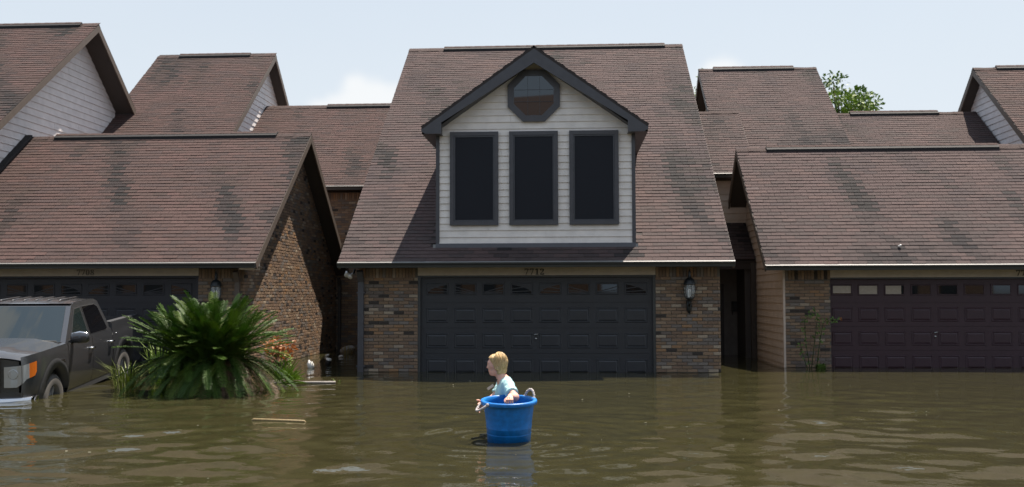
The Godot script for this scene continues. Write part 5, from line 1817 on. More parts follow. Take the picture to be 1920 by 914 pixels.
# ====================================================================== things afloat
func make_flotsam():
	var r := RandomNumberGenerator.new()
	r.seed = 88
	var b := thing("branch", "broken pale branch with twigs afloat at the palm's right foot", "branch", Vector3(-4.78, 0.0, -17.75))
	var g := G.new(true)
	g.tube([Vector3(-0.55, 0.015, 0.05), Vector3(-0.1, 0.02, 0.0), Vector3(0.22, 0.015, -0.02), Vector3(0.52, 0.02, -0.05)], [0.014, 0.022, 0.03, 0.024], 8)
	for i in 14:
		var x := r.randf_range(-0.55, 0.1)
		g.tube([Vector3(x, 0.01, 0.0), Vector3(x - 0.08, r.randf_range(0.02, 0.07), r.randf_range(-0.15, 0.2)), Vector3(x - r.randf_range(0.1, 0.3), r.randf_range(0.0, 0.05), r.randf_range(-0.3, 0.35))], [0.007, 0.005, 0.003], 5)
	put("wood", g.done(true), grain(mat(0.40, 0.36, 0.33, 0.8), M.bark.albedo_texture, 3.0), b)
	var s := G.new(true)
	s.tube([Vector3(-0.36, -0.004, 0.0), Vector3(-0.34, 0.006, 0), Vector3(0.34, -0.001, 0.015), Vector3(0.36, -0.012, 0.015)], [0.018, 0.024, 0.022, 0.012], 8)
	var stick := put("stick", s.done(true), grain(mat(0.36, 0.26, 0.11, 0.7), M.bark.albedo_texture, 3.0))
	stick.position = Vector3(-3.71, 0.002, -12.50)
	stick.rotation.y = -0.1
	tag(stick, "yellowish stick floating flat in open water left of the woman", "stick")
	var j := thing("jug", "small white plastic jug floating near the brick gable wall", "jug", Vector3(-5.69, 0.04, -21.5))
	var jg := G.new(true)
	jg.lathe([Vector2(0.0, -0.06), Vector2(0.065, -0.055), Vector2(0.075, 0.0), Vector2(0.07, 0.07), Vector2(0.03, 0.11), Vector2(0.022, 0.115), Vector2(0.022, 0.14), Vector2(0.0, 0.142)], Vector3.ZERO, 16, Basis(Vector3(0, 0, 1), 0.4))
	put("body", jg.done(true), M.white_part, j)
	jg = G.new(true)
	jg.tube([Vector3(0.0, 0.10, 0.03), Vector3(0.05, 0.10, 0.07), Vector3(0.06, 0.03, 0.08)], [0.010], 6)
	put("handle", jg.done(true), M.white_part, j)
	var d := thing("drinks_can", "dark can with pale top drifting by the wall's shaded end", "can", Vector3(-5.56, 0.05, -22.5))
	var dg := G.new(true)
	dg.lathe([Vector2(0.0, -0.09), Vector2(0.06, -0.08), Vector2(0.068, 0.0), Vector2(0.066, 0.06)], Vector3.ZERO, 14, Basis(Vector3(0, 0, 1), -0.25))
	put("body", dg.done(true), M.ink, d)
	dg = G.new(true)
	dg.lathe([Vector2(0.067, 0.055), Vector2(0.066, 0.085), Vector2(0.05, 0.10), Vector2(0.0, 0.098)], Vector3.ZERO, 14, Basis(Vector3(0, 0, 1), -0.25))
	put("lid", dg.done(true), M.white_part, d)
	for q in [[Vector3(-6.12, 0.08, -26.9), 0.17, "pale round sack wedged in the dark gap between the houses"], [Vector3(-6.35, 0.02, -25.6), 0.05, "little white foam lump afloat before the gap"], [Vector3(-5.9, 0.02, -25.2), 0.05, "little grey foam lump nearest the gap's right side"]]:
		var k := G.new(true)
		var rad: float = q[1]
		k.lathe([Vector2(0.0, -0.6 * rad), Vector2(0.7 * rad, -0.45 * rad), Vector2(rad, 0.05 * rad), Vector2(0.75 * rad, 0.5 * rad), Vector2(0.3 * rad, 0.66 * rad), Vector2(0.0, 0.68 * rad)], Vector3.ZERO, 12, Basis(Vector3(0, 0, 1), 0.3) * Basis.from_scale(Vector3(1.3, 1, 0.9)))
		var o := put("sack" if rad > 0.1 else "foam_lump", k.done(true), M.white_part if rad < 0.1 else grain(mat(0.5, 0.49, 0.47, 0.7), M.bark.albedo_texture, 4.0))
		o.position = q[0]
		tag(o, q[2], "sack" if rad > 0.1 else "foam lump")
	# specks of leaf and foam drifting on the open water
	var bits := G.new()
	for i in 44:
		var z := -r.randf_range(8.2, 19.0)
		var x := r.randf_range(-0.50, 0.42) * -z - 0.06 * -z
		var a := r.randf() * TAU
		var l := r.randf_range(0.010, 0.028)
		bits.box(Vector3(x, 0.012, z), Vector3(l, 0.006, l * 0.5), Basis(Vector3.UP, a) * Basis(Vector3.RIGHT, r.randf_range(-0.4, 0.4)))
	var bo := put("floating_litter", bits.done(), mat(0.30, 0.28, 0.20, 0.8))
	tag(bo, "tiny leaf and foam specks scattered over the brown water", "litter", "", "stuff")
	# a pale scrap lodged on the right garage roof
	var sc := G.new()
	sc.box(Vector3.ZERO, Vector3(0.06, 0.02, 0.05), Basis(Vector3(0, 0, 1), 0.4))
	sc.box(Vector3(0.02, 0.015, 0.01), Vector3(0.03, 0.012, 0.03), Basis(Vector3.RIGHT, 0.5))
	var so := put("scrap", sc.done(), M.white_part)
	so.position = Vector3(7.05, 2.62, -21.92)
	tag(so, "small white scrap lying on the right garage roof's shingles", "scrap")

# ====================================================================== the tub
var tub_at := Vector3(-0.70, 0.0, -11.0)
var tub_tilt := Basis(Vector3.RIGHT, deg_to_rad(4.0))

func make_bucket():
	var t := thing("tub", "bright blue plastic tub with white rope handles pushed through the flood", "tub", tub_at)
	t.basis = tub_tilt
	var blue := mat(0.006, 0.225, 0.700, 0.38, 0.5)
	grain(blue, noise_tex(0.03, 95, 0.74, 1.0, 256, 5), 1.6, false)
	var g := G.new(true)
	# outside from the base up, over the rolled rim, down the inside
	var prof := [Vector2(0.0, -0.05), Vector2(0.225, -0.05), Vector2(0.234, -0.03), Vector2(0.2405, 0.074), Vector2(0.2435, 0.078), Vector2(0.244, 0.088), Vector2(0.2425, 0.092), Vector2(0.256, 0.24), Vector2(0.272, 0.36), Vector2(0.276, 0.392), Vector2(0.283, 0.402), Vector2(0.306, 0.404), Vector2(0.311, 0.410), Vector2(0.311, 0.436), Vector2(0.306, 0.446), Vector2(0.294, 0.450), Vector2(0.276, 0.448), Vector2(0.268, 0.442), Vector2(0.264, 0.40), Vector2(0.254, 0.24), Vector2(0.236, -0.02), Vector2(0.0, -0.025)]
	g.lathe(prof, Vector3.ZERO, 64)
	put("shell", g.done(true), blue, t)
	var rope := relief(grain(mat(0.74, 0.68, 0.66, 0.85), noise_tex(0.08, 96, 0.6, 1.0, 256, 3), 12.0, false), noise_tex(0.1, 97, 0, 1, 256, 3, true, 6.0), 1.0)
	# left front handle hangs out; right back handle stands up
	var sets := [[Vector3(-0.215, 0.425, 0.235), Vector3(-0.285, 0.425, 0.075), Vector3(-0.335, 0.355, 0.18), -1.0], [Vector3(0.165, 0.44, -0.245), Vector3(0.27, 0.44, -0.125), Vector3(0.235, 0.525, -0.20), 1.0]]
	for q in sets:
		var A: Vector3 = q[0]
		var B: Vector3 = q[1]
		var C: Vector3 = q[2]
		var pts := []
		for i in 17:
			var f := i / 16.0
			var p := A.lerp(B, f)
			var lift := pow(sin(PI * f), 0.55)
			var mid := (A + B) * 0.5
			p += (C - mid) * lift
			pts.append(p)
		var rp := G.new(true)
		rp.tube(pts, [0.0125], 9)
		# the two strands' twist
		for i in 40:
			var f := i / 39.0
			var k := clampi(int(f * 16.0), 0, 15)
			var c: Vector3 = pts[k].lerp(pts[k + 1], f * 16.0 - k)
			var d: Vector3 = (pts[k + 1] - pts[k]).normalized()
			var s := d.cross(Vector3.UP).normalized()
			var a := f * 30.0
			rp.tube([c + (s * cos(a) + d.cross(s) * sin(a)) * 0.008 - d * 0.007, c + (s * cos(a + 0.9) + d.cross(s) * sin(a + 0.9)) * 0.009 + d * 0.007], [0.0075], 6)
		put("rope_handle", rp.done(true), rope, t)
		for e in [A, B]:
			var kn := G.new(true)
			kn.lathe([Vector2(0, -0.020), Vector2(0.015, -0.014), Vector2(0.020, 0.0), Vector2(0.015, 0.014), Vector2(0, 0.020)], e, 10)
			put("knot", kn.done(true), rope, t)

# ====================================================================== the woman
# signed distance of tapered capsules joined smoothly; each bone: [a, b, ra, rb]
func bone_d(p: Vector3, q: Array) -> float:
	var a: Vector3 = q[0]
	var ab: Vector3 = q[1] - a
	var t := clampf((p - a).dot(ab) / (ab.length_squared() + 1e-9), 0.0, 1.0)
	return p.distance_to(a + ab * t) - lerpf(q[2], q[3], t)

func smin(a: float, b: float, k: float) -> float:
	var h := maxf(k - absf(a - b), 0.0) / k
	return minf(a, b) - h * h * k * 0.25

func bones_d(p: Vector3, bones: Array, k: float) -> float:
	var d := 9.0
	for q in bones:
		var a: Vector3 = q[0]
		var ab: Vector3 = q[1] - a
		var t := clampf((p - a).dot(ab) / (ab.length_squared() + 1e-9), 0.0, 1.0)
		var e := p.distance_to(a + ab * t) - lerpf(q[2], q[3], t)
		if e < d + k:
			var h := maxf(k - absf(d - e), 0.0) / k
			d = minf(d, e) - h * h * k * 0.25
	return d

func nets(f: Callable, lo: Vector3, hi: Vector3, h: float) -> ArrayMesh:
	var n := Vector3i(((hi - lo) / h).ceil()) + Vector3i.ONE
	var sx := 1
	var sy := n.x
	var sz := n.x * n.y
	var val := PackedFloat32Array()
	val.resize(n.x * n.y * n.z)
	val.fill(1e6)
	var B := 4
	var blocks: Array[Vector3i] = []
	for bz in range(0, n.z - 1, B):
		for by in range(0, n.y - 1, B):
			for bx in range(0, n.x - 1, B):
				var c := lo + (Vector3(bx, by, bz) + Vector3.ONE * B * 0.5) * h
				if absf(f.call(c)) < h * B * 0.95:
					blocks.append(Vector3i(bx, by, bz))
	for b in blocks:
		for z in range(b.z, mini(b.z + B + 1, n.z)):
			for y in range(b.y, mini(b.y + B + 1, n.y)):
				for x in range(b.x, mini(b.x + B + 1, n.x)):
					var i := x + y * sy + z * sz
					if val[i] > 1e5:
						val[i] = f.call(lo + Vector3(x, y, z) * h)
	var vid := {}
	var V := PackedVector3Array()
	var corner := [0, sx, sy, sx + sy, sz, sx + sz, sy + sz, sx + sy + sz]
	var edges := [[0, 1], [2, 3], [4, 5], [6, 7], [0, 2], [1, 3], [4, 6], [5, 7], [0, 4], [1, 5], [2, 6], [3, 7]]
	var off := [Vector3(0, 0, 0), Vector3(1, 0, 0), Vector3(0, 1, 0), Vector3(1, 1, 0), Vector3(0, 0, 1), Vector3(1, 0, 1), Vector3(0, 1, 1), Vector3(1, 1, 1)]
	for b in blocks:
		for z in range(b.z, mini(b.z + B, n.z - 1)):
			for y in range(b.y, mini(b.y + B, n.y - 1)):
				for x in range(b.x, mini(b.x + B, n.x - 1)):
					var i := x + y * sy + z * sz
					var neg := 0
					var ok := true
					for k in 8:
						var v := val[i + corner[k]]
						if v > 1e5:
							ok = false
						if v < 0.0:
							neg += 1
					if not ok or neg == 0 or neg == 8:
						continue
					var sum := Vector3.ZERO
					var cnt := 0
					for e in edges:
						var va := val[i + corner[e[0]]]
						var vb := val[i + corner[e[1]]]
						if (va < 0.0) != (vb < 0.0):
							sum += (off[e[0]] as Vector3).lerp(off[e[1]], va / (va - vb))
							cnt += 1
					vid[i] = V.size()
					V.append(lo + (Vector3(x, y, z) + sum / cnt) * h)
	var I := PackedInt32Array()
	for i in vid:
		for ax in 3:
			var d: int = [sx, sy, sz][ax]
			var u: int = [sy, sz, sx][ax]
			var w: int = [sz, sx, sy][ax]
			var va := val[i]
			var vb := val[i + d]
			if vb > 1e5 or (va < 0.0) == (vb < 0.0):
				continue
			if not (vid.has(i - u) and vid.has(i - w) and vid.has(i - u - w)):
				continue
			var a: int = vid[i]
			var b2: int = vid[i - u]
			var c: int = vid[i - u - w]
			var e2: int = vid[i - w]
			if va < 0.0:
				I.append_array([a, c, b2, a, e2, c])
			else:
				I.append_array([a, b2, c, a, c, e2])
	var N := PackedVector3Array()
	N.resize(V.size())
	for k in range(0, I.size(), 3):
		var a := V[I[k]]
		var fn := (V[I[k + 2]] - a).cross(V[I[k + 1]] - a)
		N[I[k]] += fn
		N[I[k + 1]] += fn
		N[I[k + 2]] += fn
	for k in N.size():
		N[k] = N[k].normalized()
	var arr := []
	arr.resize(Mesh.ARRAY_MAX)
	arr[Mesh.ARRAY_VERTEX] = V
	arr[Mesh.ARRAY_NORMAL] = N
	arr[Mesh.ARRAY_INDEX] = I
	var m := ArrayMesh.new()
	m.add_surface_from_arrays(Mesh.PRIMITIVE_TRIANGLES, arr)
	return m

func add_mesh(to: ArrayMesh, from: ArrayMesh):
	to.add_surface_from_arrays(Mesh.PRIMITIVE_TRIANGLES, from.surface_get_arrays(0))

func finger(chain: Array, r0: float, r1: float) -> Array:
	var out := []
	for i in chain.size() - 1:
		out.append([chain[i], chain[i + 1], lerpf(r0, r1, float(i) / (chain.size() - 1)), lerpf(r0, r1, float(i + 1) / (chain.size() - 1))])
	return out

func make_person():
	var o := Vector3(-0.76, -0.82, -11.46)         # where she stands on the drowned street
	var W := func(x: float, y: float, z: float) -> Vector3: return Vector3(x, y, z) - o
	var speck := noise_tex(0.05, 61, 0.9, 1.0, 256, 3)
	var skin := grain(mat(0.76, 0.43, 0.33, 0.5, 0.4), speck, 6.0, false)
	skin.subsurf_scatter_enabled = true
	skin.subsurf_scatter_strength = 0.15
	# ---- body: trunk, neck, arms, legs in one surface
	var neck0: Vector3 = W.call(-0.790, 0.590, -11.450)
	var neck1: Vector3 = W.call(-0.845, 0.715, -11.455)
	var shl: Vector3 = W.call(-0.735, 0.568, -11.300)
	var shr: Vector3 = W.call(-0.800, 0.555, -11.600)
	var ell: Vector3 = W.call(-0.640, 0.462, -11.045)
	var wrl: Vector3 = W.call(-0.672, 0.497, -10.815)
	var elr: Vector3 = W.call(-0.935, 0.375, -11.520)
	var wrr: Vector3 = W.call(-0.978, 0.350, -11.285)
	var body := [
		[W.call(-0.700, 0.02, -11.39), W.call(-0.715, 0.20, -11.40), 0.125, 0.105],
		[W.call(-0.700, 0.02, -11.51), W.call(-0.715, 0.20, -11.50), 0.125, 0.105],
		[W.call(-0.715, 0.20, -11.40), W.call(-0.760, 0.47, -11.375), 0.105, 0.105],
		[W.call(-0.715, 0.20, -11.50), W.call(-0.765, 0.47, -11.53), 0.105, 0.105],
		[W.call(-0.815, 0.405, -11.39), W.call(-0.815, 0.400, -11.52), 0.062, 0.062],
		[shl, W.call(-0.775, 0.590, -11.44), 0.055, 0.060],
		[shr, W.call(-0.775, 0.590, -11.46), 0.055, 0.060],
		[neck0, neck1, 0.060, 0.050],
		[shl, ell, 0.048, 0.038], [ell, wrl, 0.039, 0.025],
		[shr, elr, 0.048, 0.038], [elr, wrr, 0.038, 0.025],
		[W.call(-0.700, 0.0, -11.37), W.call(-0.735, -0.38, -11.36), 0.092, 0.058], [W.call(-0.735, -0.38, -11.36), W.call(-0.690, -0.76, -11.36), 0.058, 0.036],
		[W.call(-0.700, 0.0, -11.53), W.call(-0.790, -0.37, -11.55), 0.092, 0.058], [W.call(-0.790, -0.37, -11.55), W.call(-0.760, -0.76, -11.55), 0.058, 0.036],
		[W.call(-0.690, -0.76, -11.36), W.call(-0.83, -0.795, -11.36), 0.036, 0.024], [W.call(-0.760, -0.76, -11.55), W.call(-0.90, -0.795, -11.55), 0.036, 0.024]]
	var mesh := nets(func(p): return bones_d(p, body, 0.055), Vector3(-0.42, -0.02, -0.42), Vector3(0.34, 1.62, 0.72), 0.013)
	# ---- head: facing -x, a little down; H is the middle of the skull
	var H: Vector3 = W.call(-0.868, 0.806, -11.455)
	var hb := Basis(Vector3(0, 0, 1), 0.10)
	var face := [
		[H + hb * Vector3(-0.012, 0.012, 0), H + hb * Vector3(0.030, 0.010, 0), 0.080, 0.082],       # brain case
		[H + hb * Vector3(-0.040, -0.015, 0), H + hb * Vector3(-0.052, -0.080, 0), 0.062, 0.042],     # face mass
		[H + hb * Vector3(-0.050, -0.098, 0.014), H + hb * Vector3(-0.062, -0.104, 0), 0.026, 0.024], # chin
		[H + hb * Vector3(-0.050, -0.098, -0.014), H + hb * Vector3(-0.062, -0.104, 0), 0.026, 0.024],
		[H + hb * Vector3(0.0, -0.070, 0.040), H + hb * Vector3(-0.050, -0.098, 0.014), 0.026, 0.022], # jaw
		[H + hb * Vector3(0.0, -0.070, -0.040), H + hb * Vector3(-0.050, -0.098, -0.014), 0.026, 0.022],
		[H + hb * Vector3(-0.055, -0.028, 0.040), H + hb * Vector3(-0.058, -0.040, 0.030), 0.024, 0.024], # cheeks
		[H + hb * Vector3(-0.055, -0.028, -0.040), H + hb * Vector3(-0.058, -0.040, -0.030), 0.024, 0.024],
		[H + hb * Vector3(-0.085, 0.014, 0.030), H + hb * Vector3(-0.085, 0.014, -0.030), 0.012, 0.012],  # brow
		[neck1 + Vector3(0.014, -0.05, 0), H + hb * Vector3(0.005, -0.05, 0), 0.050, 0.050]]
	var nose := [[H + hb * Vector3(-0.090, 0.005, 0), H + hb * Vector3(-0.111, -0.036, 0), 0.008, 0.011], [H + hb * Vector3(-0.100, -0.040, 0.008), H + hb * Vector3(-0.100, -0.040, -0.008), 0.009, 0.009],
		[H + hb * Vector3(-0.095, -0.063, 0.013), H + hb * Vector3(-0.095, -0.063, -0.013), 0.008, 0.008], [H + hb * Vector3(-0.092, -0.078, 0.011), H + hb * Vector3(-0.092, -0.078, -0.011), 0.008, 0.008]]
	var head_f := func(p):
		var d := bones_d(p, face, 0.030)
		d = smin(d, bones_d(p, nose, 0.010), 0.012)
		for s in [-1.0, 1.0]:                      # eye sockets and ears
			d = -smin(-d, p.distance_to(H + hb * Vector3(-0.100, -0.004, 0.031 * s)) - 0.015, 0.014)
			var e: Vector3 = (p - (H + hb * Vector3(0.006, -0.025, 0.078 * s))) * Vector3(1.0, 0.62, 1.9)
			d = smin(d, e.length() - 0.020, 0.008)
		return d
	add_mesh(mesh, nets(head_f, H - Vector3(0.15, 0.16, 0.12), H + Vector3(0.14, 0.11, 0.12), 0.0048))
	# ---- left hand: laid over the near rim, fingers curled down the outside
	var pl := W.call(-0.675, 0.487, -10.735) as Vector3
	var hand := [[wrl, pl + Vector3(-0.022, 0, 0.0), 0.023, 0.014], [wrl, pl + Vector3(0.022, -0.002, 0.0), 0.023, 0.014], [wrl, pl, 0.024, 0.015]]
	var fingers := []
	var fx := [-0.030, -0.010, 0.011, 0.030]
	var fl := [0.036, 0.041, 0.038, 0.029]
	for i in 4:
		var k := pl + Vector3(fx[i], -0.001 - 0.002 * absf(i - 1.5), 0.010)
		fingers.append(finger([pl + Vector3(fx[i] * 0.8, 0, -0.020), k, k + Vector3(0.001 * (i - 1.5), -0.016, fl[i] * 0.72), k + Vector3(0.0015 * (i - 1.5), -0.016 - fl[i] * 0.78, fl[i] * 0.80), k + Vector3(0.002 * (i - 1.5), -0.014 - fl[i] * 1.25, fl[i] * 0.60)], 0.0098, 0.0078))
	fingers.append(finger([wrl + Vector3(-0.018, -0.006, 0.02), pl + Vector3(-0.046, -0.018, -0.022), pl + Vector3(-0.054, -0.034, -0.004), pl + Vector3(-0.050, -0.046, 0.008)], 0.0125, 0.0088))
	var hand_f := func(p):
		var d := bones_d(p, hand, 0.016)
		for q in fingers:
			d = smin(d, bones_d(p, q, 0.004), 0.005)
		return d
	add_mesh(mesh, nets(hand_f, pl - Vector3(0.085, 0.10, 0.11), pl + Vector3(0.075, 0.05, 0.075), 0.0038))
	# ---- right hand: reaching out left of the tub under the rope, fingers spread
	var pr := W.call(-1.005, 0.348, -11.205) as Vector3
	var hand2 := [[wrr, pr + Vector3(0, 0.024, 0), 0.022, 0.014], [wrr, pr + Vector3(0, -0.020, 0), 0.022, 0.013], [wrr, pr, 0.023, 0.015]]
	var fingers2 := []
	var fy := [0.030, 0.010, -0.011, -0.029]
	for i in 4:
		var k := pr + Vector3(-0.012, fy[i], 0.014)
		var d := Vector3(-0.62, 0.16 * (1.5 - i) - 0.10, 0.62).normalized()
		var L: float = fl[i]
		fingers2.append(finger([pr + Vector3(0.010, fy[i] * 0.8, -0.014), k, k + d * L * 0.95, k + d * L * 1.6 + Vector3(0.006, -0.010, 0.010), k + d * L * 2.05 + Vector3(0.018, -0.018, 0.014)], 0.0098, 0.0076))
	fingers2.append(finger([wrr + Vector3(-0.01, 0.018, 0.012), pr + Vector3(-0.024, 0.050, -0.012), pr + Vector3(-0.048, 0.062, 0.008), pr + Vector3(-0.066, 0.064, 0.024)], 0.0125, 0.0088))
	var hand2_f := func(p):
		var d := bones_d(p, hand2, 0.016)
		for q in fingers2:
			d = smin(d, bones_d(p, q, 0.004), 0.005)
		return d
	add_mesh(mesh, nets(hand2_f, pr - Vector3(0.13, 0.11, 0.10), pr + Vector3(0.075, 0.10, 0.13), 0.0038))
	# surfaces joined into one body mesh
	var join := SurfaceTool.new()
	join.begin(Mesh.PRIMITIVE_TRIANGLES)
	for i in mesh.get_surface_count():
		join.append_from(mesh, i, Transform3D())
	var person := put("person", join.commit(), skin)
	person.position = o
	tag(person, "woman with blond hair in pale turquoise shirt wading behind the blue tub, facing left", "person")
	# ---- shirt: trunk and short sleeves grown a little, open at neck and hem, with folds
	var shirt_b := [
		[W.call(-0.712, 0.06, -11.39), W.call(-0.722, 0.20, -11.40), 0.128, 0.122],
		[W.call(-0.712, 0.06, -11.51), W.call(-0.722, 0.20, -11.50), 0.128, 0.122],
		[W.call(-0.722, 0.20, -11.40), W.call(-0.762, 0.47, -11.375), 0.122, 0.118],
		[W.call(-0.722, 0.20, -11.50), W.call(-0.767, 0.47, -11.53), 0.122, 0.118],
		[W.call(-0.820, 0.405, -11.39), W.call(-0.820, 0.400, -11.52), 0.072, 0.072],
		[shl, W.call(-0.775, 0.588, -11.44), 0.068, 0.070],
		[shr, W.call(-0.775, 0.588, -11.46), 0.068, 0.070],
		[shl + Vector3(0, 0.0, 0.0), shl.lerp(ell, 0.78) + Vector3(0, -0.016, 0), 0.065, 0.074],
		[shr, shr.lerp(elr, 0.62) + Vector3(0, -0.01, 0), 0.065, 0.068]]
	var cut_l := shl.lerp(ell, 0.66)
	var dir_l := (ell - shl).normalized()
	var cut_r := shr.lerp(elr, 0.60)
	var dir_r := (elr - shr).normalized()
	var fold := FastNoiseLite.new()
	fold.seed = 8
	fold.frequency = 1.0
	var neck_dir := (neck1 - neck0).normalized()
	var shirt_f := func(p):
		var d := bones_d(p, shirt_b, 0.050)
		d += 0.0105 * fold.get_noise_3d(p.x * 14.0 + p.y * 6.0, p.y * 5.0, p.z * 11.0) + 0.006 * fold.get_noise_3d(p.x * 30.0, p.y * 11.0, p.z * 26.0)
		d = maxf(d, 0.86 - p.y)                                            # hem, under water
		d = maxf(d, minf((p - cut_l).dot(dir_l), 0.16 - p.distance_to(cut_l)))
		d = maxf(d, minf((p - cut_r).dot(dir_r), 0.14 - p.distance_to(cut_r)))
		d = -smin(-d, bone_d(p, [neck0 + neck_dir * 0.025, neck1, 0.070, 0.074]), 0.006)
		return d
	var cloth := grain(mat(0.56, 0.84, 0.87, 0.85, 0.25), speck, 9.0, false)
	cloth.backlight_enabled = true
	cloth.backlight = lin(0.18, 0.36, 0.38)
	put("shirt", nets(shirt_f, Vector3(-0.30, 0.80, -0.36), Vector3(0.26, 1.52, 0.46), 0.0085), cloth, person)
	var shorts_b := [[W.call(-0.700, 0.05, -11.39), W.call(-0.700, 0.02, -11.51), 0.135, 0.135], [W.call(-0.700, 0.0, -11.37), W.call(-0.725, -0.28, -11.36), 0.112, 0.10], [W.call(-0.700, 0.0, -11.53), W.call(-0.770, -0.28, -11.55), 0.112, 0.10]]
	put("shorts", nets(func(p): return maxf(bones_d(p, shorts_b, 0.05), 0.56 - p.y), Vector3(-0.2, 0.5, -0.28), Vector3(0.24, 1.06, 0.28), 0.014), mat(0.05, 0.06, 0.10, 0.9), person)
	# ---- hair: a bob drawn back from the face, falling to the nape; strands as grooves
	var strand := FastNoiseLite.new()
	strand.seed = 15
	strand.frequency = 1.0
	var hair_b := [
		[H + hb * Vector3(-0.020, 0.026, 0), H + hb * Vector3(0.040, 0.020, 0), 0.083, 0.088],
		[H + hb * Vector3(0.045, 0.0, 0), H + hb * Vector3(0.052, -0.085, 0.0), 0.082, 0.056],
		[H + hb * Vector3(0.020, -0.010, 0.046), H + hb * Vector3(0.020, -0.100, 0.040), 0.046, 0.030],
		[H + hb * Vector3(0.020, -0.010, -0.046), H + hb * Vector3(0.020, -0.100, -0.040), 0.046, 0.030],
		[H + hb * Vector3(-0.045, 0.050, 0.040), H + hb * Vector3(-0.008, -0.055, 0.068), 0.034, 0.016],
		[H + hb * Vector3(-0.045, 0.050, -0.040), H + hb * Vector3(-0.008, -0.055, -0.068), 0.034, 0.016]]
	var hi := hb.inverse()
	var hair_f := func(p):
		var d := bones_d(p, hair_b, 0.024)
		var q: Vector3 = hi * (p - H)
		var a := atan2(q.x + 0.02, q.z)
		d += 0.0045 * strand.get_noise_2d(a * 14.0, q.y * 9.0) + 0.003 * strand.get_noise_2d(a * 34.0 + 9.0, q.y * 16.0)
		# leave the face free: everything forward of the hairline below the fringe
		var line := -0.052 - 0.30 * minf(q.y - 0.045, 0.0)
		var cut := maxf(line - q.x, 0.0) * 0.8 if q.y < 0.062 else maxf(-0.088 - q.x, 0.0)
		return d + cut
	var hair_m := mat(0.86, 0.67, 0.38, 0.5, 0.45)
	var strands_t := NoiseTexture2D.new()
	var sn := FastNoiseLite.new()
	sn.seed = 33
	sn.frequency = 0.05
	strands_t.noise = sn
	strands_t.seamless = true
	strands_t.width = 256
	strands_t.height = 256
	var ramp := Gradient.new()
	ramp.set_color(0, Color(0.62, 0.55, 0.45))
	ramp.set_color(1, Color(1, 1, 1))
	strands_t.color_ramp = ramp
	grain(hair_m, strands_t, 1.0, false)
	hair_m.uv1_scale = Vector3(9.0, 1.6, 9.0)
	hair_m.backlight_enabled = true
	hair_m.backlight = lin(0.30, 0.20, 0.08)
	put("hair", nets(hair_f, H - Vector3(0.14, 0.17, 0.13), H + Vector3(0.16, 0.14, 0.13), 0.0048), hair_m, person)
	# loose locks laid over it from the parting to the ends
	var hr := RandomNumberGenerator.new()
	hr.seed = 77
	var dark_m := mat(0.52, 0.35, 0.16, 0.55, 0.4)
	var sets := [G.new(true), G.new(true)]
	for i in 170:
		var a := hr.randf_range(-2.05, 2.05)             # 0 is the back of the head
		var side := signf(a)
		var grow := hr.randf_range(0.003, 0.017)
		var pts := []
		var start := hr.randf_range(0.05, 0.5)
		var reach := hr.randf_range(1.75, 2.35)
		for k in 6:
			var th := lerpf(start, reach, k / 5.0)
			var drop := maxf(th - 1.45, 0.0)
			var rx := 0.090 + grow - 0.030 * drop
			var p := Vector3(0.022 + sin(minf(th, 1.57)) * cos(a) * rx, 0.022 + cos(th) * (0.088 + grow) - drop * 0.045, sin(minf(th, 1.57)) * sin(a) * (0.084 + grow - 0.022 * drop))
			p += Vector3(hr.randf_range(-1, 1), hr.randf_range(-1, 1), hr.randf_range(-1, 1)) * 0.004
			if p.x < -0.055:
				p.x = lerpf(p.x, -0.055, 0.75)
			pts.append(H + hb * p)
		sets[0 if hr.randf() < 0.68 else 1].tube(pts, [0.0045, 0.0060, 0.0060, 0.0055, 0.0042, 0.0015], 5)
	put("lock", sets[0].done(true), hair_m, person)
	put("lock", sets[1].done(true), dark_m, person)
	# stray locks at the nape
	var lk := G.new(true)
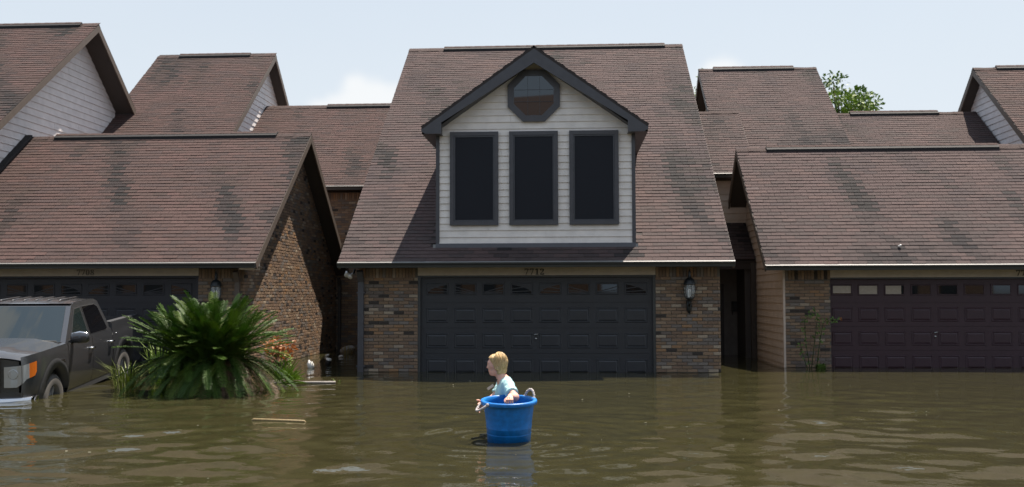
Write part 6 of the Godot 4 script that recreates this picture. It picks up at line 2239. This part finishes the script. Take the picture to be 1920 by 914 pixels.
	for q in [[0.065, -0.10, 0.02, 0.09, -0.125], [0.05, -0.12, -0.01, 0.07, -0.155], [0.075, -0.08, 0.03, 0.105, -0.095]]:
		lk.tube([H + Vector3(q[0] - 0.02, q[1] + 0.05, q[2]), H + Vector3(q[0], q[1], q[2]), H + Vector3(q[3], q[4], q[2])], [0.010, 0.006, 0.002], 6)
	put("stray_lock", lk.done(true), hair_m, person)
	# eyes, brows, lips
	for s in [-1.0, 1.0]:
		var e := SphereMesh.new()
		e.radius = 0.0115
		e.height = 0.023
		var eo := put("eye", e, mat(0.75, 0.73, 0.70, 0.25), person)
		eo.position = H + hb * Vector3(-0.083, -0.004, 0.031 * s)
		var ir := SphereMesh.new()
		ir.radius = 0.0055
		ir.height = 0.011
		var io := put("iris", ir, mat(0.05, 0.07, 0.09, 0.2), eo)
		io.position = Vector3(-0.0075, 0, 0)
		var br := G.new(true)
		br.tube([H + hb * Vector3(-0.096, 0.014, 0.016 * s), H + hb * Vector3(-0.096, 0.020, 0.032 * s), H + hb * Vector3(-0.084, 0.016, 0.050 * s)], [0.003, 0.0035, 0.002], 6)
		put("eyebrow", br.done(true), mat(0.28, 0.17, 0.08, 0.7), person)
	var lp := G.new(true)
	lp.tube([H + hb * Vector3(-0.090, -0.069, -0.020), H + hb * Vector3(-0.1035, -0.068, 0), H + hb * Vector3(-0.090, -0.069, 0.020)], [0.003, 0.0048, 0.003], 6)
	lp.tube([H + hb * Vector3(-0.089, -0.076, -0.017), H + hb * Vector3(-0.1005, -0.078, 0), H + hb * Vector3(-0.089, -0.076, 0.017)], [0.003, 0.005, 0.003], 6)
	put("lips", lp.done(true), mat(0.48, 0.17, 0.15, 0.4), person)
	# dark cord at the collar with the pale tag that swings from it
	var cd := G.new(true)
	cd.tube([W.call(-0.862, 0.628, -11.415), W.call(-0.885, 0.585, -11.40), W.call(-0.905, 0.555, -11.395)], [0.006, 0.005, 0.004], 6)
	put("neck_cord", cd.done(true), M.ink, person)
	var tg := G.new()
	tg.box(W.call(-0.935, 0.540, -11.39), Vector3(0.085, 0.030, 0.006), Basis(Vector3(0, 0, 1), 0.62))
	put("pale_tag", tg.done(), mat(0.66, 0.52, 0.40, 0.7), person)
